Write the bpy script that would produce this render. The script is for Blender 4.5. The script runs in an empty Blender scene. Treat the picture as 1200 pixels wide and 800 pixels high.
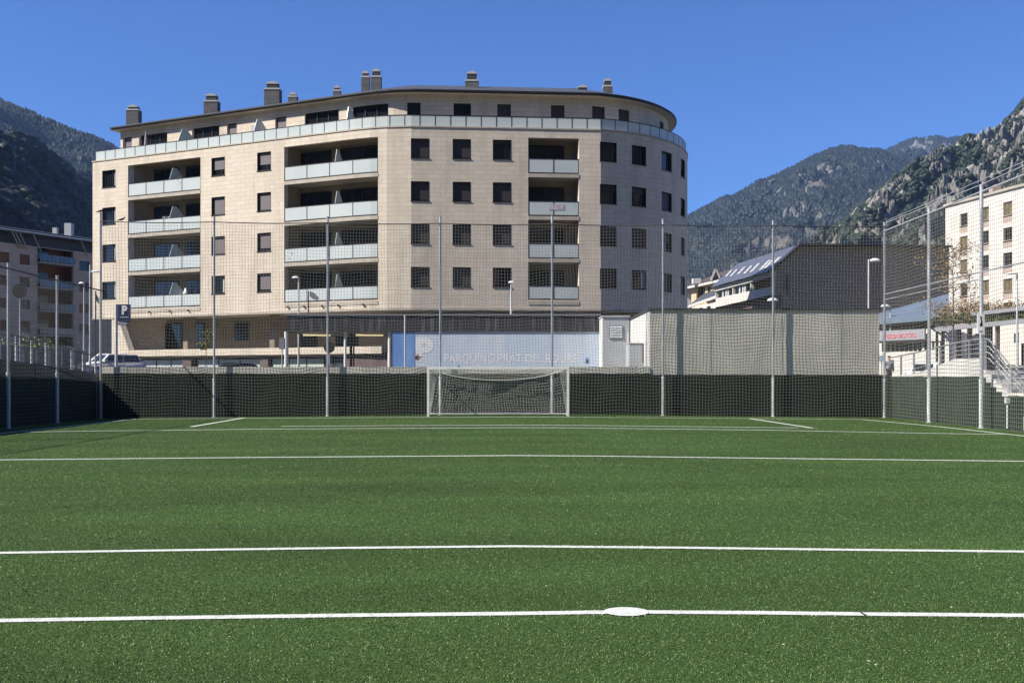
import bpy, bmesh, math, random
import numpy as np
from mathutils import Vector, Matrix
random.seed(7)
rng = np.random.default_rng(11)
SC = bpy.context.scene
COL = SC.collection
F0, CX, HY, EYE = 1200.0, 600.0, 443.0, 1.62     # focal length, centre and horizon measured off the photograph

def P(px, py, d):
    """world point at depth d metres seen at (px,py) in the 1200x800 photograph"""
    return Vector(((px-CX)/F0*d, d, EYE+(HY-py)/F0*d))
def PX(px, d): return (px-CX)/F0*d
def PZ(py, d): return EYE+(HY-py)/F0*d
def crown(x):
    return -0.010*(np.sqrt((x-0.6)**2+0.25)-0.5)

# ------------------------------------------------------------------ materials
MATS = {}
def nodes(m):
    m.use_nodes = True
    return m.node_tree.nodes, m.node_tree.links, m.node_tree.nodes['Principled BSDF']
def M(name, col, rough=.7, spec=.3, col2=None, vscale=1.0, detail=4, bump=0, bscale=10, metallic=0, stretch=(1,1,1), contrast=(.35,.65), coord='Object'):
    if name in MATS: return MATS[name]
    m = bpy.data.materials.new(name); MATS[name] = m
    n, l, b = nodes(m)
    b.inputs['Base Color'].default_value = (*col, 1)
    b.inputs['Roughness'].default_value = rough
    b.inputs['Specular IOR Level'].default_value = spec
    b.inputs['Metallic'].default_value = metallic
    tc = n.new('ShaderNodeTexCoord')
    if col2 is not None:
        mp = n.new('ShaderNodeMapping'); mp.inputs['Scale'].default_value = stretch
        l.new(tc.outputs[coord], mp.inputs[0])
        nz = n.new('ShaderNodeTexNoise'); nz.inputs['Scale'].default_value = vscale; nz.inputs['Detail'].default_value = detail
        l.new(mp.outputs[0], nz.inputs['Vector'])
        r = n.new('ShaderNodeValToRGB'); r.color_ramp.elements[0].position = contrast[0]; r.color_ramp.elements[1].position = contrast[1]
        r.color_ramp.elements[0].color = (*col, 1); r.color_ramp.elements[1].color = (*col2, 1)
        l.new(nz.outputs['Fac'], r.inputs[0]); l.new(r.outputs[0], b.inputs['Base Color'])
    if bump:
        nb = n.new('ShaderNodeTexNoise'); nb.inputs['Scale'].default_value = bscale; nb.inputs['Detail'].default_value = 5
        l.new(tc.outputs[coord], nb.inputs['Vector'])
        bp = n.new('ShaderNodeBump'); bp.inputs['Strength'].default_value = bump; bp.inputs['Distance'].default_value = .02
        l.new(nb.outputs['Fac'], bp.inputs['Height']); l.new(bp.outputs[0], b.inputs['Normal'])
    return m
def brickmat(name, c1, c2, mortar, w, h, ms, rough=.8, var=None, offset=.5, stain=.25, stain_col=(.2,.17,.13), bump=.2):
    m = bpy.data.materials.new(name); MATS[name] = m
    n, l, b = nodes(m)
    b.inputs['Roughness'].default_value = rough; b.inputs['Specular IOR Level'].default_value = .25
    tc = n.new('ShaderNodeTexCoord')
    br = n.new('ShaderNodeTexBrick'); br.inputs['Scale'].default_value = 1
    br.inputs['Brick Width'].default_value = w; br.inputs['Row Height'].default_value = h
    br.inputs['Mortar Size'].default_value = ms; br.inputs['Mortar Smooth'].default_value = .3; br.offset = offset
    br.inputs['Color1'].default_value = (*c1, 1); br.inputs['Color2'].default_value = (*c2, 1); br.inputs['Mortar'].default_value = (*mortar, 1)
    l.new(tc.outputs['UV'], br.inputs['Vector'])
    mp = n.new('ShaderNodeMapping'); mp.inputs['Scale'].default_value = (1.1, .22, 1); l.new(tc.outputs['UV'], mp.inputs[0])
    nz = n.new('ShaderNodeTexNoise'); nz.inputs['Scale'].default_value = .7; nz.inputs['Detail'].default_value = 6; nz.inputs['Roughness'].default_value = .65
    l.new(mp.outputs[0], nz.inputs['Vector'])
    r = n.new('ShaderNodeMapRange'); r.inputs['From Min'].default_value = .45; r.inputs['From Max'].default_value = .75
    r.inputs['To Max'].default_value = stain; l.new(nz.outputs['Fac'], r.inputs['Value'])
    mx = n.new('ShaderNodeMix'); mx.data_type = 'RGBA'; mx.inputs['B'].default_value = (*stain_col, 1)
    l.new(r.outputs[0], mx.inputs['Factor']); l.new(br.outputs['Color'], mx.inputs['A']); l.new(mx.outputs['Result'], b.inputs['Base Color'])
    bp = n.new('ShaderNodeBump'); bp.invert = True; bp.inputs['Strength'].default_value = bump; bp.inputs['Distance'].default_value = .02
    l.new(br.outputs['Fac'], bp.inputs['Height']); l.new(bp.outputs[0], b.inputs['Normal'])
    return m

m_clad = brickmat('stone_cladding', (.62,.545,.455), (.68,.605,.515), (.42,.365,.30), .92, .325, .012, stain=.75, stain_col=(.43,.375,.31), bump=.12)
m_clad_in = M('recess_stone_shaded', (.29,.245,.19), .8, .2, (.23,.19,.145), 1.2)  # cladding tone darkened, shade of recesses and ground floor put into the colour
m_dark_clad = brickmat('left_building_stone', (.52,.40,.33), (.60,.47,.39), (.34,.26,.21), 1.2, .45, .015, stain=.15)
m_tile = brickmat('dark_shingle_wall', (.29,.245,.20), (.36,.305,.25), (.15,.125,.105), .42, .34, .03, rough=.75, stain=.3, stain_col=(.17,.15,.13), bump=.6)
m_frame = M('dark_metal_frame', (.022,.018,.02), .45, .5)
m_shutter = M('roller_shutter', (.15,.13,.14), .5, .4, (.19,.165,.175), .5, stretch=(1,1,30), contrast=(.2,.8))
m_shutter_dark = M('brown_shutter', (.035,.028,.03), .5, .4, (.055,.045,.045), .5, stretch=(1,1,30), contrast=(.2,.8))
m_pane = M('window_glass', (.012,.014,.018), .06, .6)
m_pane_blue = M('blue_window_glass', (.10,.15,.2), .1, .6, (.05,.07,.1), .8)
m_frost = M('frosted_glass', (.62,.69,.71), .22, .6, (.68,.74,.75), .6)
m_frost_green = M('green_shop_glass', (.42,.52,.45), .2, .6, (.52,.6,.53), .9)
m_soffit = M('pale_soffit', (.5,.45,.39), .8, .2, (.42,.38,.33), .6)
m_slab = M('slab_edge', (.48,.44,.38), .8, .2, (.40,.36,.31), 1.5)
m_roofslate = M('slate_roof', (.06,.065,.075), .5, .4, (.085,.09,.105), 2.0)
m_chim = M('chimney_render', (.15,.148,.155), .8, .2, (.11,.108,.115), 3)
m_chim_cap = M('chimney_cap', (.45,.46,.48), .6, .3)
m_chim_dark = M('chimney_louvre', (.05,.05,.055), .6, .3)
m_steel = M('galvanised_steel', (.42,.44,.47), .45, .5, (.52,.54,.57), 6, metallic=.35)
m_steel_light = M('galvanised_sleeve', (.62,.64,.66), .5, .5, (.5,.52,.54), 5, metallic=.1)
m_cable = M('dark_cable', (.06,.06,.065), .6, .3)
m_net = M('net_cord', (.18,.185,.175), .8, .2)
m_goalnet = M('goal_net_cord', (.6,.61,.6), .8, .2)
m_white = M('white_paint', (.8,.8,.79), .4, .5, (.72,.72,.70), 4)
m_line = M('white_turf_line', (.60,.62,.59), .85, .1, (.46,.49,.43), 14, detail=6, contrast=(.4,.75))
m_cloth = M('dark_green_screen_cloth', (.016,.024,.017), .9, .08, (.022,.032,.023), 1.4, bump=.4, bscale=3)
m_cloth2 = M('green_screen_cloth', (.020,.036,.024), .9, .08, (.028,.048,.031), 1.2, bump=.4, bscale=3)
m_conc = M('concrete', (.64,.61,.55), .85, .15, (.50,.48,.435), .9, detail=7, bump=.3, bscale=14, stretch=(1,1,.35))
m_conc_light = M('pale_render', (.66,.64,.60), .85, .15, (.58,.56,.52), .5, detail=6)
m_conc_white = M('white_render', (.62,.61,.59), .85, .15, (.54,.53,.51), .8, detail=6)
m_conc_grey = M('grey_render', (.42,.44,.47), .8, .2, (.36,.38,.41), 1.6, detail=6)
m_blue = M('blue_painted_wall', (.47,.57,.70), .7, .25, (.60,.66,.74), 1.0, detail=8, stretch=(1.4,1,.22), contrast=(.3,.7))
m_blue2 = M('strong_blue_paint', (.12,.27,.62), .6, .3, (.2,.36,.66), 1.0, stretch=(1.4,1,.3))
m_bluetxt = M('pale_sign_paint', (.80,.81,.81), .7, .2, (.68,.72,.76), 1.6, detail=6)
m_fascia = M('stained_dark_fascia', (.035,.035,.042), .75, .2, (.13,.135,.15), 2.2, detail=8, stretch=(1.8,1,.16), contrast=(.52,.74))
m_asph = M('asphalt', (.045,.045,.048), .9, .15, (.06,.06,.062), 3, bump=.3, bscale=30)
m_pave = M('paving', (.09,.088,.085), .9, .15, (.13,.125,.12), 1.5, bump=.2, bscale=20)
m_pave2 = M('pale_paving', (.42,.39,.37), .9, .15, (.34,.32,.31), 1.2)
m_earth = M('dry_ground', (.07,.075,.05), .95, .1, (.11,.10,.075), .05)
m_brown = M('brown_shutters', (.24,.105,.05), .6, .3, (.16,.07,.035), 1.5, stretch=(1,1,12))
m_railgrey = M('grey_railing_metal', (.33,.34,.37), .5, .5, metallic=.2)
m_purple = M('purple_brown_cladding', (.13,.095,.10), .7, .2, (.16,.12,.125), 1.5)
m_lampglow = bpy.data.materials.new('fluorescent_tube')
n,l,b = nodes(m_lampglow); b.inputs['Base Color'].default_value=(.8,.7,.4,1); b.inputs['Emission Color'].default_value=(1,.85,.45,1); b.inputs['Emission Strength'].default_value=.45
m_navy = M('navy_sign', (.012,.022,.085), .4, .4, (.018,.03,.10), 3)
m_signwhite = M('sign_white', (.75,.76,.78), .5, .4)
m_signgrey = M('sign_grey', (.30,.31,.36), .5, .3, (.35,.36,.41), 2)
m_red = M('sign_red', (.58,.13,.17), .5, .3)
m_black = M('black_print', (.02,.02,.022), .6, .3)
m_carwhite = M('white_car_paint', (.78,.79,.8), .25, .6)
m_carblack = M('black_car_paint', (.015,.016,.02), .2, .6)
m_tyre = M('tyre_rubber', (.02,.02,.02), .9, .1)
m_rim = M('wheel_rim', (.4,.41,.42), .35, .5, metallic=.6)
m_headl = M('headlight_glass', (.6,.62,.64), .1, .6)
m_bark = M('bark', (.10,.075,.055), .9, .1, (.15,.12,.09), 8)
m_panelblue = M('blue_roof_metal', (.13,.18,.26), .45, .5, (.16,.215,.30), .8)
m_cream = M('cream_wall', (.62,.47,.31), .8, .2, (.68,.53,.36), .6)
m_redroof = M('brown_roof', (.075,.055,.055), .7, .3, (.10,.075,.07), 2)
m_brickpanel = M('brick_panel', (.40,.31,.27), .8, .2, (.46,.37,.33), 4)
m_skin = M('skin', (.45,.28,.2), .6, .3)
m_shirt = M('blue_grey_shirt', (.22,.25,.34), .8, .2)
m_trouser = M('dark_trousers', (.03,.035,.05), .8, .2)
m_hair = M('hair', (.05,.035,.025), .7, .3)
m_bird = M('bird_feather', (.03,.03,.035), .7, .3)
m_grate = M('louvre_grey', (.2,.21,.23), .5, .4)

n,l,b=nodes(m_frost); b.inputs['Emission Strength'].default_value=0
tl=n.new('ShaderNodeBsdfTranslucent'); tl.inputs['Color'].default_value=(.62,.70,.72,1); mxs=n.new('ShaderNodeMixShader'); mxs.inputs[0].default_value=.22
l.new(b.outputs[0],mxs.inputs[1]); l.new(tl.outputs[0],mxs.inputs[2]); l.new(mxs.outputs[0],[q for q in n if q.type=='OUTPUT_MATERIAL'][0].inputs['Surface'])
def leafmat(name, c1, c2, c3=None, transl=.15):
    m = bpy.data.materials.new(name); n, l, b = nodes(m)
    g = n.new('ShaderNodeNewGeometry'); r = n.new('ShaderNodeValToRGB')
    r.color_ramp.elements[0].color = (*c1,1); r.color_ramp.elements[1].color = (*c2,1)
    if c3: e = r.color_ramp.elements.new(.5); e.color = (*c3,1)
    l.new(g.outputs['Random Per Island'], r.inputs[0]); l.new(r.outputs[0], b.inputs['Base Color'])
    b.inputs['Roughness'].default_value = .6; b.inputs['Specular IOR Level'].default_value = .3
    return m
m_leaf_green = leafmat('hedge_leaf', (.03,.055,.015), (.10,.13,.03))
m_leaf_dark = leafmat('vine_leaf', (.04,.06,.015), (.16,.16,.05), (.09,.11,.03))
m_leaf_autumn = leafmat('autumn_leaf', (.16,.09,.03), (.36,.24,.09), (.24,.14,.06))
m_leaf_young = leafmat('young_leaf', (.10,.13,.02), (.26,.25,.06))
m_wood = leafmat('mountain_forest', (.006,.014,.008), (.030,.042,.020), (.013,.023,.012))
m_wood_dark = leafmat('shaded_forest', (.003,.006,.004), (.016,.021,.010), (.006,.011,.006))  # forest colours lowered for the left cliff, its shade put into them
m_wood_far = leafmat('far_forest', (.005,.010,.009), (.016,.024,.016), (.009,.016,.012))
m_blade = leafmat('turf_fibre', (.025,.064,.014), (.175,.25,.085), (.075,.148,.037))
MATS['turf_fibre'] = m_blade
bb = m_blade.node_tree.nodes['Principled BSDF']; bb.inputs['Roughness'].default_value = .45; bb.inputs['Specular IOR Level'].default_value = .35
m_bladew = leafmat('white_turf_fibre', (.46,.48,.45), (.72,.73,.70))

# turf ground sheet
m_turf = bpy.data.materials.new('turf'); n, l, b = nodes(m_turf)
tc = n.new('ShaderNodeTexCoord')
n1 = n.new('ShaderNodeTexNoise'); n1.inputs['Scale'].default_value = 60; n1.inputs['Detail'].default_value = 3
n2 = n.new('ShaderNodeTexNoise'); n2.inputs['Scale'].default_value = .35; n2.inputs['Detail'].default_value = 5
mpt = n.new('ShaderNodeMapping'); mpt.inputs['Scale'].default_value = (.45,1.6,1); l.new(tc.outputs['Object'], mpt.inputs[0])
l.new(tc.outputs['Object'], n1.inputs['Vector']); l.new(mpt.outputs[0], n2.inputs['Vector'])
r1 = n.new('ShaderNodeValToRGB'); r1.color_ramp.elements[0].color = (.018,.038,.009,1); r1.color_ramp.elements[1].color = (.070,.118,.030,1)
r1.color_ramp.elements[0].position=.3; r1.color_ramp.elements[1].position=.7
l.new(n1.outputs['Fac'], r1.inputs[0])
r2 = n.new('ShaderNodeMapRange'); r2.inputs['From Min'].default_value=.3; r2.inputs['From Max'].default_value=.7; r2.inputs['To Min'].default_value=.8; r2.inputs['To Max'].default_value=1.15
l.new(n2.outputs['Fac'], r2.inputs['Value'])
mm = n.new('ShaderNodeVectorMath'); mm.operation='SCALE'; l.new(r1.outputs[0], mm.inputs[0]); l.new(r2.outputs[0], mm.inputs['Scale']); l.new(mm.outputs[0], b.inputs['Base Color'])
b.inputs['Roughness'].default_value=.9; b.inputs['Specular IOR Level'].default_value=.1
# the same slow tint on the fibres
n, l = m_blade.node_tree.nodes, m_blade.node_tree.links
tc = n.new('ShaderNodeTexCoord'); mpt = n.new('ShaderNodeMapping'); mpt.inputs['Scale'].default_value=(.45,1.6,1); l.new(tc.outputs['Object'], mpt.inputs[0])
n2 = n.new('ShaderNodeTexNoise'); n2.inputs['Scale'].default_value=.35; n2.inputs['Detail'].default_value=5; l.new(mpt.outputs[0], n2.inputs['Vector'])
r2 = n.new('ShaderNodeMapRange'); r2.inputs['From Min'].default_value=.3; r2.inputs['From Max'].default_value=.7; r2.inputs['To Min'].default_value=.70; r2.inputs['To Max'].default_value=1.2
l.new(n2.outputs['Fac'], r2.inputs['Value'])
mm = n.new('ShaderNodeVectorMath'); mm.operation='SCALE'
src = [x for x in n if x.type=='VALTORGB'][0]
l.new(src.outputs[0], mm.inputs[0]); l.new(r2.outputs[0], mm.inputs['Scale']); l.new(mm.outputs[0], bb.inputs['Base Color'])

def rockmat(name, rock1, rock2, soil, nscale):
    m = bpy.data.materials.new(name); n, l, b = nodes(m)
    a = n.new('ShaderNodeAttribute'); a.attribute_name = 'rock'
    tc = n.new('ShaderNodeTexCoord')
    z = n.new('ShaderNodeTexNoise'); z.inputs['Scale'].default_value = nscale; z.inputs['Detail'].default_value = 8; z.inputs['Roughness'].default_value=.7
    l.new(tc.outputs['Object'], z.inputs['Vector'])
    r = n.new('ShaderNodeValToRGB'); r.color_ramp.elements[0].position=.35; r.color_ramp.elements[1].position=.62
    r.color_ramp.elements[0].color=(*rock1,1); r.color_ramp.elements[1].color=(*rock2,1); l.new(z.outputs['Fac'], r.inputs[0])
    ad = n.new('ShaderNodeMath'); ad.operation='MULTIPLY_ADD'; ad.inputs[1].default_value=.9; ad.inputs[2].default_value=-.45; l.new(z.outputs['Fac'], ad.inputs[0])
    ad2 = n.new('ShaderNodeMath'); ad2.operation='ADD'; l.new(a.outputs['Fac'], ad2.inputs[0]); l.new(ad.outputs[0], ad2.inputs[1])
    st = n.new('ShaderNodeMapRange'); st.inputs['From Min'].default_value=.42; st.inputs['From Max'].default_value=.58; l.new(ad2.outputs[0], st.inputs['Value'])
    mx = n.new('ShaderNodeMix'); mx.data_type='RGBA'; mx.inputs['A'].default_value=(*soil,1); l.new(st.outputs[0], mx.inputs['Factor']); l.new(r.outputs[0], mx.inputs['B'])
    l.new(mx.outputs['Result'], b.inputs['Base Color']); b.inputs['Roughness'].default_value=.95; b.inputs['Specular IOR Level'].default_value=.1
    z2 = n.new('ShaderNodeTexNoise'); z2.inputs['Scale'].default_value = nscale*3; z2.inputs['Detail'].default_value = 6; z2.inputs['Roughness'].default_value=.7; l.new(tc.outputs['Object'], z2.inputs['Vector'])
    bp = n.new('ShaderNodeBump'); bp.inputs['Strength'].default_value=.9; bp.inputs['Distance'].default_value=.35/nscale; l.new(z2.outputs['Fac'], bp.inputs['Height']); l.new(bp.outputs[0], b.inputs['Normal'])
    return m

# ------------------------------------------------------------------ objects
ORIG = {}
def link(o): COL.objects.link(o); return o
def tag(o, label=None, cat=None, group=None, kind=None):
    if label: o['label'] = label
    if cat: o['category'] = cat
    if group: o['group'] = group
    if kind: o['kind'] = kind
    return o
def thing(name, label, cat, loc, group=None):
    o = link(bpy.data.objects.new(name, None)); o.location = loc; o.empty_display_size = .3
    ORIG[o.name] = Vector(loc)
    return tag(o, label, cat, group)
def place(name, me, parent, label=None):
    o = link(bpy.data.objects.new(name, me))
    if parent is not None:
        org = ORIG[parent.name]; o.parent = parent
        me.transform(Matrix.Translation(-org)); ORIG[o.name] = org
    else: ORIG[o.name] = Vector((0,0,0))
    if label: o['label'] = label
    return o
class MB:
    def __init__(s): s.v=[]; s.f=[]; s.uv=[]; s.mi=[]
    def poly(s, pts, uv=None, mi=0):
        k=len(s.v); s.v += [tuple(p) for p in pts]; s.f.append(tuple(range(k,k+len(pts)))); s.uv.append(uv or [(0,0)]*len(pts)); s.mi.append(mi)
    def hexa(s, c, mi=0):
        """c: 8 corners, 0-3 bottom ring, 4-7 top ring"""
        c=[Vector(p) for p in c]
        for idx in ((3,2,1,0),(4,5,6,7),(0,1,5,4),(1,2,6,5),(2,3,7,6),(3,0,4,7)):
            q=[c[i] for i in idx]
            e=(q[1]-q[0]); 
            nrm=(q[1]-q[0]).cross(q[2]-q[0])
            if abs(nrm.z)>abs(nrm.x)+abs(nrm.y): uv=[(p.x,p.y) for p in q]
            elif abs(nrm.x)>abs(nrm.y): uv=[(p.y,p.z) for p in q]
            else: uv=[(p.x,p.z) for p in q]
            s.poly(q,uv,mi)
    def box(s,x0,x1,y0,y1,z0,z1,mi=0):
        s.hexa([(x0,y0,z0),(x1,y0,z0),(x1,y1,z0),(x0,y1,z0),(x0,y0,z1),(x1,y0,z1),(x1,y1,z1),(x0,y1,z1)],mi)
    def bar(s,a,b,w,h,up=(0,0,1)):
        a,b=Vector(a),Vector(b); t=(b-a).normalized(); u=Vector(up)
        if abs(t.dot(u))>.98: u=Vector((0,1,0))
        r=t.cross(u).normalized()*w/2; u=r.cross(t).normalized()*h/2
        s.hexa([a-r-u,a+r-u,b+r-u,b-r-u,a-r+u,a+r+u,b+r+u,b-r+u])
    def tube(s,pts,r,n=8,cap=True):
        pts=[Vector(p) for p in pts]; rr=r if isinstance(r,(list,tuple)) else [r]*len(pts)
        k=len(s.v); ref=None
        for i,p in enumerate(pts):
            t=(pts[min(i+1,len(pts)-1)]-pts[max(i-1,0)]).normalized()
            if ref is None:
                ref=Vector((0,0,1)) if abs(t.z)<.9 else Vector((1,0,0))
            a=t.cross(ref).normalized(); b2=t.cross(a)
            for j in range(n):
                an=2*math.pi*j/n; s.v.append(tuple(p+(a*math.cos(an)+b2*math.sin(an))*rr[i]))
        for i in range(len(pts)-1):
            for j in range(n):
                s.f.append((k+i*n+j,k+i*n+(j+1)%n,k+(i+1)*n+(j+1)%n,k+(i+1)*n+j)); s.uv.append([(0,0)]*4); s.mi.append(0)
        if cap:
            s.f.append(tuple(k+j for j in range(n))[::-1]); s.uv.append([(0,0)]*n); s.mi.append(0)
            e=k+(len(pts)-1)*n; s.f.append(tuple(e+j for j in range(n))); s.uv.append([(0,0)]*n); s.mi.append(0)
    def prism(s,pts,dv):
        dv=Vector(dv); a=[Vector(p) for p in pts]; b2=[p+dv for p in a]
        s.poly(a[::-1]); s.poly(b2)
        for i in range(len(a)):
            j=(i+1)%len(a); s.poly([a[i],a[j],b2[j],b2[i]])
    def mesh(s,name,mats,smooth=False,weld=False):
        me=bpy.data.meshes.new(name); me.from_pydata(s.v,[],s.f)
        uvl=me.uv_layers.new(name='UVMap'); flat=[c for u in s.uv for p in u for c in p]; uvl.data.foreach_set('uv',flat)
        mats=mats if isinstance(mats,(list,tuple)) else [mats]
        for m in mats: me.materials.append(m)
        if len(mats)>1: me.polygons.foreach_set('material_index',s.mi)
        bm=bmesh.new(); bm.from_mesh(me)
        if weld: bmesh.ops.remove_doubles(bm,verts=bm.verts,dist=1e-4)
        bmesh.ops.recalc_face_normals(bm,faces=bm.faces); bm.to_mesh(me); bm.free()
        if smooth: me.polygons.foreach_set('use_smooth',[True]*len(me.polygons))
        me.update(); return me
    def build(s,name,mats,parent=None,label=None,smooth=False,weld=False):
        return place(name,s.mesh(name,mats,smooth,weld),parent,label)

def npmesh(name, V, Fa, mats, mi=None):
    me=bpy.data.meshes.new(name); V=np.asarray(V,np.float32); Fa=np.asarray(Fa,np.int32); k=Fa.shape[1]
    me.vertices.add(len(V)); me.vertices.foreach_set('co',V.ravel())
    me.loops.add(Fa.size); me.loops.foreach_set('vertex_index',Fa.ravel())
    me.polygons.add(len(Fa)); me.polygons.foreach_set('loop_start',np.arange(len(Fa),dtype=np.int32)*k)
    for m in (mats if isinstance(mats,(list,tuple)) else [mats]): me.materials.append(m)
    if mi is not None: me.polygons.foreach_set('material_index',np.asarray(mi,np.int32))
    me.update(calc_edges=True); return me

# numpy value noise
def _h(ix,iy,iz,seed):
    n=(ix*374761393+iy*668265263+iz*2147483647%1000003*1274126177+seed*144665)&0xffffffff
    n=((n^(n>>13))*1274126177)&0xffffffff
    n=(n^(n>>16))&0xffff
    return n/65535.0
def vnoise(p,seed=0):
    p=np.asarray(p,float); i=np.floor(p).astype(np.int64); f=p-i; f=f*f*(3-2*f)
    out=0
    for dx in (0,1):
        for dy in (0,1):
            for dz in (0,1):
                w=(f[...,0] if dx else 1-f[...,0])*(f[...,1] if dy else 1-f[...,1])*(f[...,2] if dz else 1-f[...,2])
                out=out+w*_h(i[...,0]+dx,i[...,1]+dy,i[...,2]+dz,seed)
    return out
def fbm(p,oct=5,seed=0,ridged=False,gain=.5):
    p=np.asarray(p,float); a=1; t=0; s=0
    for o in range(oct):
        v=vnoise(p*2.0**o+o*17.3,seed+o)
        if ridged: v=1-abs(2*v-1)
        t=t+a*v; s+=a; a*=gain
    return t/s

def net_mesh(name, f, nu, nv, su, sv, r, mat):
    """strands over the surface f(u,v), u,v in 0..1; nu strands along v, nv strands along u"""
    Vs=[];Fs=[];k=0
    for (cnt,seg,flip) in ((nu,sv,False),(nv,su,True)):
        a=np.linspace(0,1,cnt)[:,None]*np.ones((1,seg+1)); t=np.ones((cnt,1))*np.linspace(0,1,seg+1)[None,:]
        p=f(t,a) if flip else f(a,t)                      # (cnt,seg+1,3)
        tan=np.gradient(p,axis=1); tan/=np.linalg.norm(tan,axis=2,keepdims=True)+1e-9
        ref=np.array([.3,1,.2]); ref/=np.linalg.norm(ref)
        x=np.cross(tan,ref); x/=np.linalg.norm(x,axis=2,keepdims=True)+1e-9; y=np.cross(tan,x)
        ring=np.stack([p+r*(x*math.cos(q)+y*math.sin(q)) for q in (0,2.094,4.189)],axis=2)
        Vs.append(ring.reshape(-1,3))
        i=np.arange(cnt)[:,None,None]; j=np.arange(seg)[None,:,None]; q=np.arange(3)[None,None,:]
        b=k+(i*(seg+1)+j)*3; n3=3
        Fs.append(np.stack([b+q,b+(q+1)%3,b+n3+(q+1)%3,b+n3+q],axis=-1).reshape(-1,4))
        k+=cnt*(seg+1)*3
    return npmesh(name,np.concatenate(Vs),np.concatenate(Fs),mat)

def leaves_mesh(name, pts, size, mat, flat=.0):
    pts=np.asarray(pts); n=len(pts)
    a=rng.normal(size=(n,3)); a/=np.linalg.norm(a,axis=1,keepdims=True)
    b=rng.normal(size=(n,3)); b-=a*(a*b).sum(1,keepdims=True); b/=np.linalg.norm(b,axis=1,keepdims=True)
    s=size*rng.uniform(.6,1.3,(n,1))
    V=np.stack([pts-a*s,pts+b*s*.55,pts+a*s,pts-b*s*.55],axis=1).reshape(-1,3)
    return npmesh(name,V,np.arange(4*n).reshape(-1,4),mat)

# ------------------------------------------------------------------ paths (facades)
class Path:
    def __init__(s,pts,closed=False):
        s.p=[Vector((a,b)) for a,b in pts]; s.closed=closed
        if closed: s.p.append(s.p[0].copy())
        s.S=[0]
        for i in range(len(s.p)-1): s.S.append(s.S[-1]+(s.p[i+1]-s.p[i]).length)
        s.L=s.S[-1]; N=[]
        for i in range(len(s.p)-1):
            d=(s.p[i+1]-s.p[i]).normalized(); N.append(Vector((d.y,-d.x)))
        s.m=[]
        for i in range(len(s.p)):
            if closed: a=N[i-1] if i>0 else N[-1]; b=N[i] if i<len(N) else N[0]
            else: a=N[max(i-1,0)]; b=N[min(i,len(N)-1)]
            h=(a+b).normalized(); s.m.append(h/max(.4,h.dot(a)))
        s.N=N
    def at(s,t,o=0,z=0):
        i=0
        while i<len(s.N)-1 and t>s.S[i+1]: i+=1
        k=(t-s.S[i])/(s.S[i+1]-s.S[i])
        a=s.p[i]+s.m[i]*o; b=s.p[i+1]+s.m[i+1]*o; q=a.lerp(b,k)
        return Vector((q.x,q.y,z))
    def hit(s,px,o=0):
        best=None; dx,dy=(px-CX)/F0,1.0
        for i in range(len(s.N)):
            a=s.p[i]+s.m[i]*o; b=s.p[i+1]+s.m[i+1]*o; e=b-a; den=dx*e.y-dy*e.x
            if abs(den)<1e-9: continue
            u=(a.x*e.y-a.y*e.x)/den; k=(a.x*dy-a.y*dx)/den
            if u>0 and -1e-6<=k<=1+1e-6 and (best is None or u<best[0]): best=(u,s.S[i]+k*(s.S[i+1]-s.S[i]))
        return best          # depth, s
    def s(s,px,o=0):
        for k in range(60):
            h=s.hit(px-k*.5,o) or s.hit(px+k*.5,o)
            if h: return h[1]
    def breaks(s,a,b): return [a]+[x for x in s.S if a+1e-4<x<b-1e-4]+[b]
    def box(s,mb,s0,s1,o0,o1,z0,z1,mi=0,caps=True):
        br=s.breaks(s0,s1)
        for i in range(len(br)-1):
            a,b=br[i],br[i+1]
            A=s.at(a,o1,z0);B=s.at(b,o1,z0);C=s.at(b,o0,z0);D=s.at(a,o0,z0)
            A1=s.at(a,o1,z1);B1=s.at(b,o1,z1);C1=s.at(b,o0,z1);D1=s.at(a,o0,z1)
            mb.poly([A,B,B1,A1],[(a,z0),(b,z0),(b,z1),(a,z1)],mi)
            mb.poly([C,D,D1,C1],[(b,z0),(a,z0),(a,z1),(b,z1)],mi)
            mb.poly([D,C,B,A],[(a,o0),(b,o0),(b,o1),(a,o1)],mi)
            mb.poly([A1,B1,C1,D1],[(a,o1),(b,o1),(b,o0),(a,o0)],mi)
            if i==0: mb.poly([D,A,A1,D1],[(a+o0,z0),(a+o1,z0),(a+o1,z1),(a+o0,z1)],mi)
            if i==len(br)-2: mb.poly([B,C,C1,B1],[(b-o1,z0),(b-o0,z0),(b-o0,z1),(b-o1,z1)],mi)
    def wall(s,mb,s0,s1,z0,z1,holes,th=.35,o=0):
        """holes: (s0,s1,z0,z1)"""
        ss=sorted(set([s0,s1]+[h[0] for h in holes]+[h[1] for h in holes])); ss=[x for x in ss if s0<=x<=s1]
        for i in range(len(ss)-1):
            a,b=ss[i],ss[i+1]; mid=(a+b)/2
            if b-a<1e-4: continue
            hs=sorted([(h[2],h[3]) for h in holes if h[0]<mid<h[1]]); z=z0
            for h0,h1 in hs+[(z1,z1)]:
                if h0>z+1e-4: s.box(mb,a,b,o-th,o,z,min(h0,z1))
                z=max(z,h1)

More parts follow.
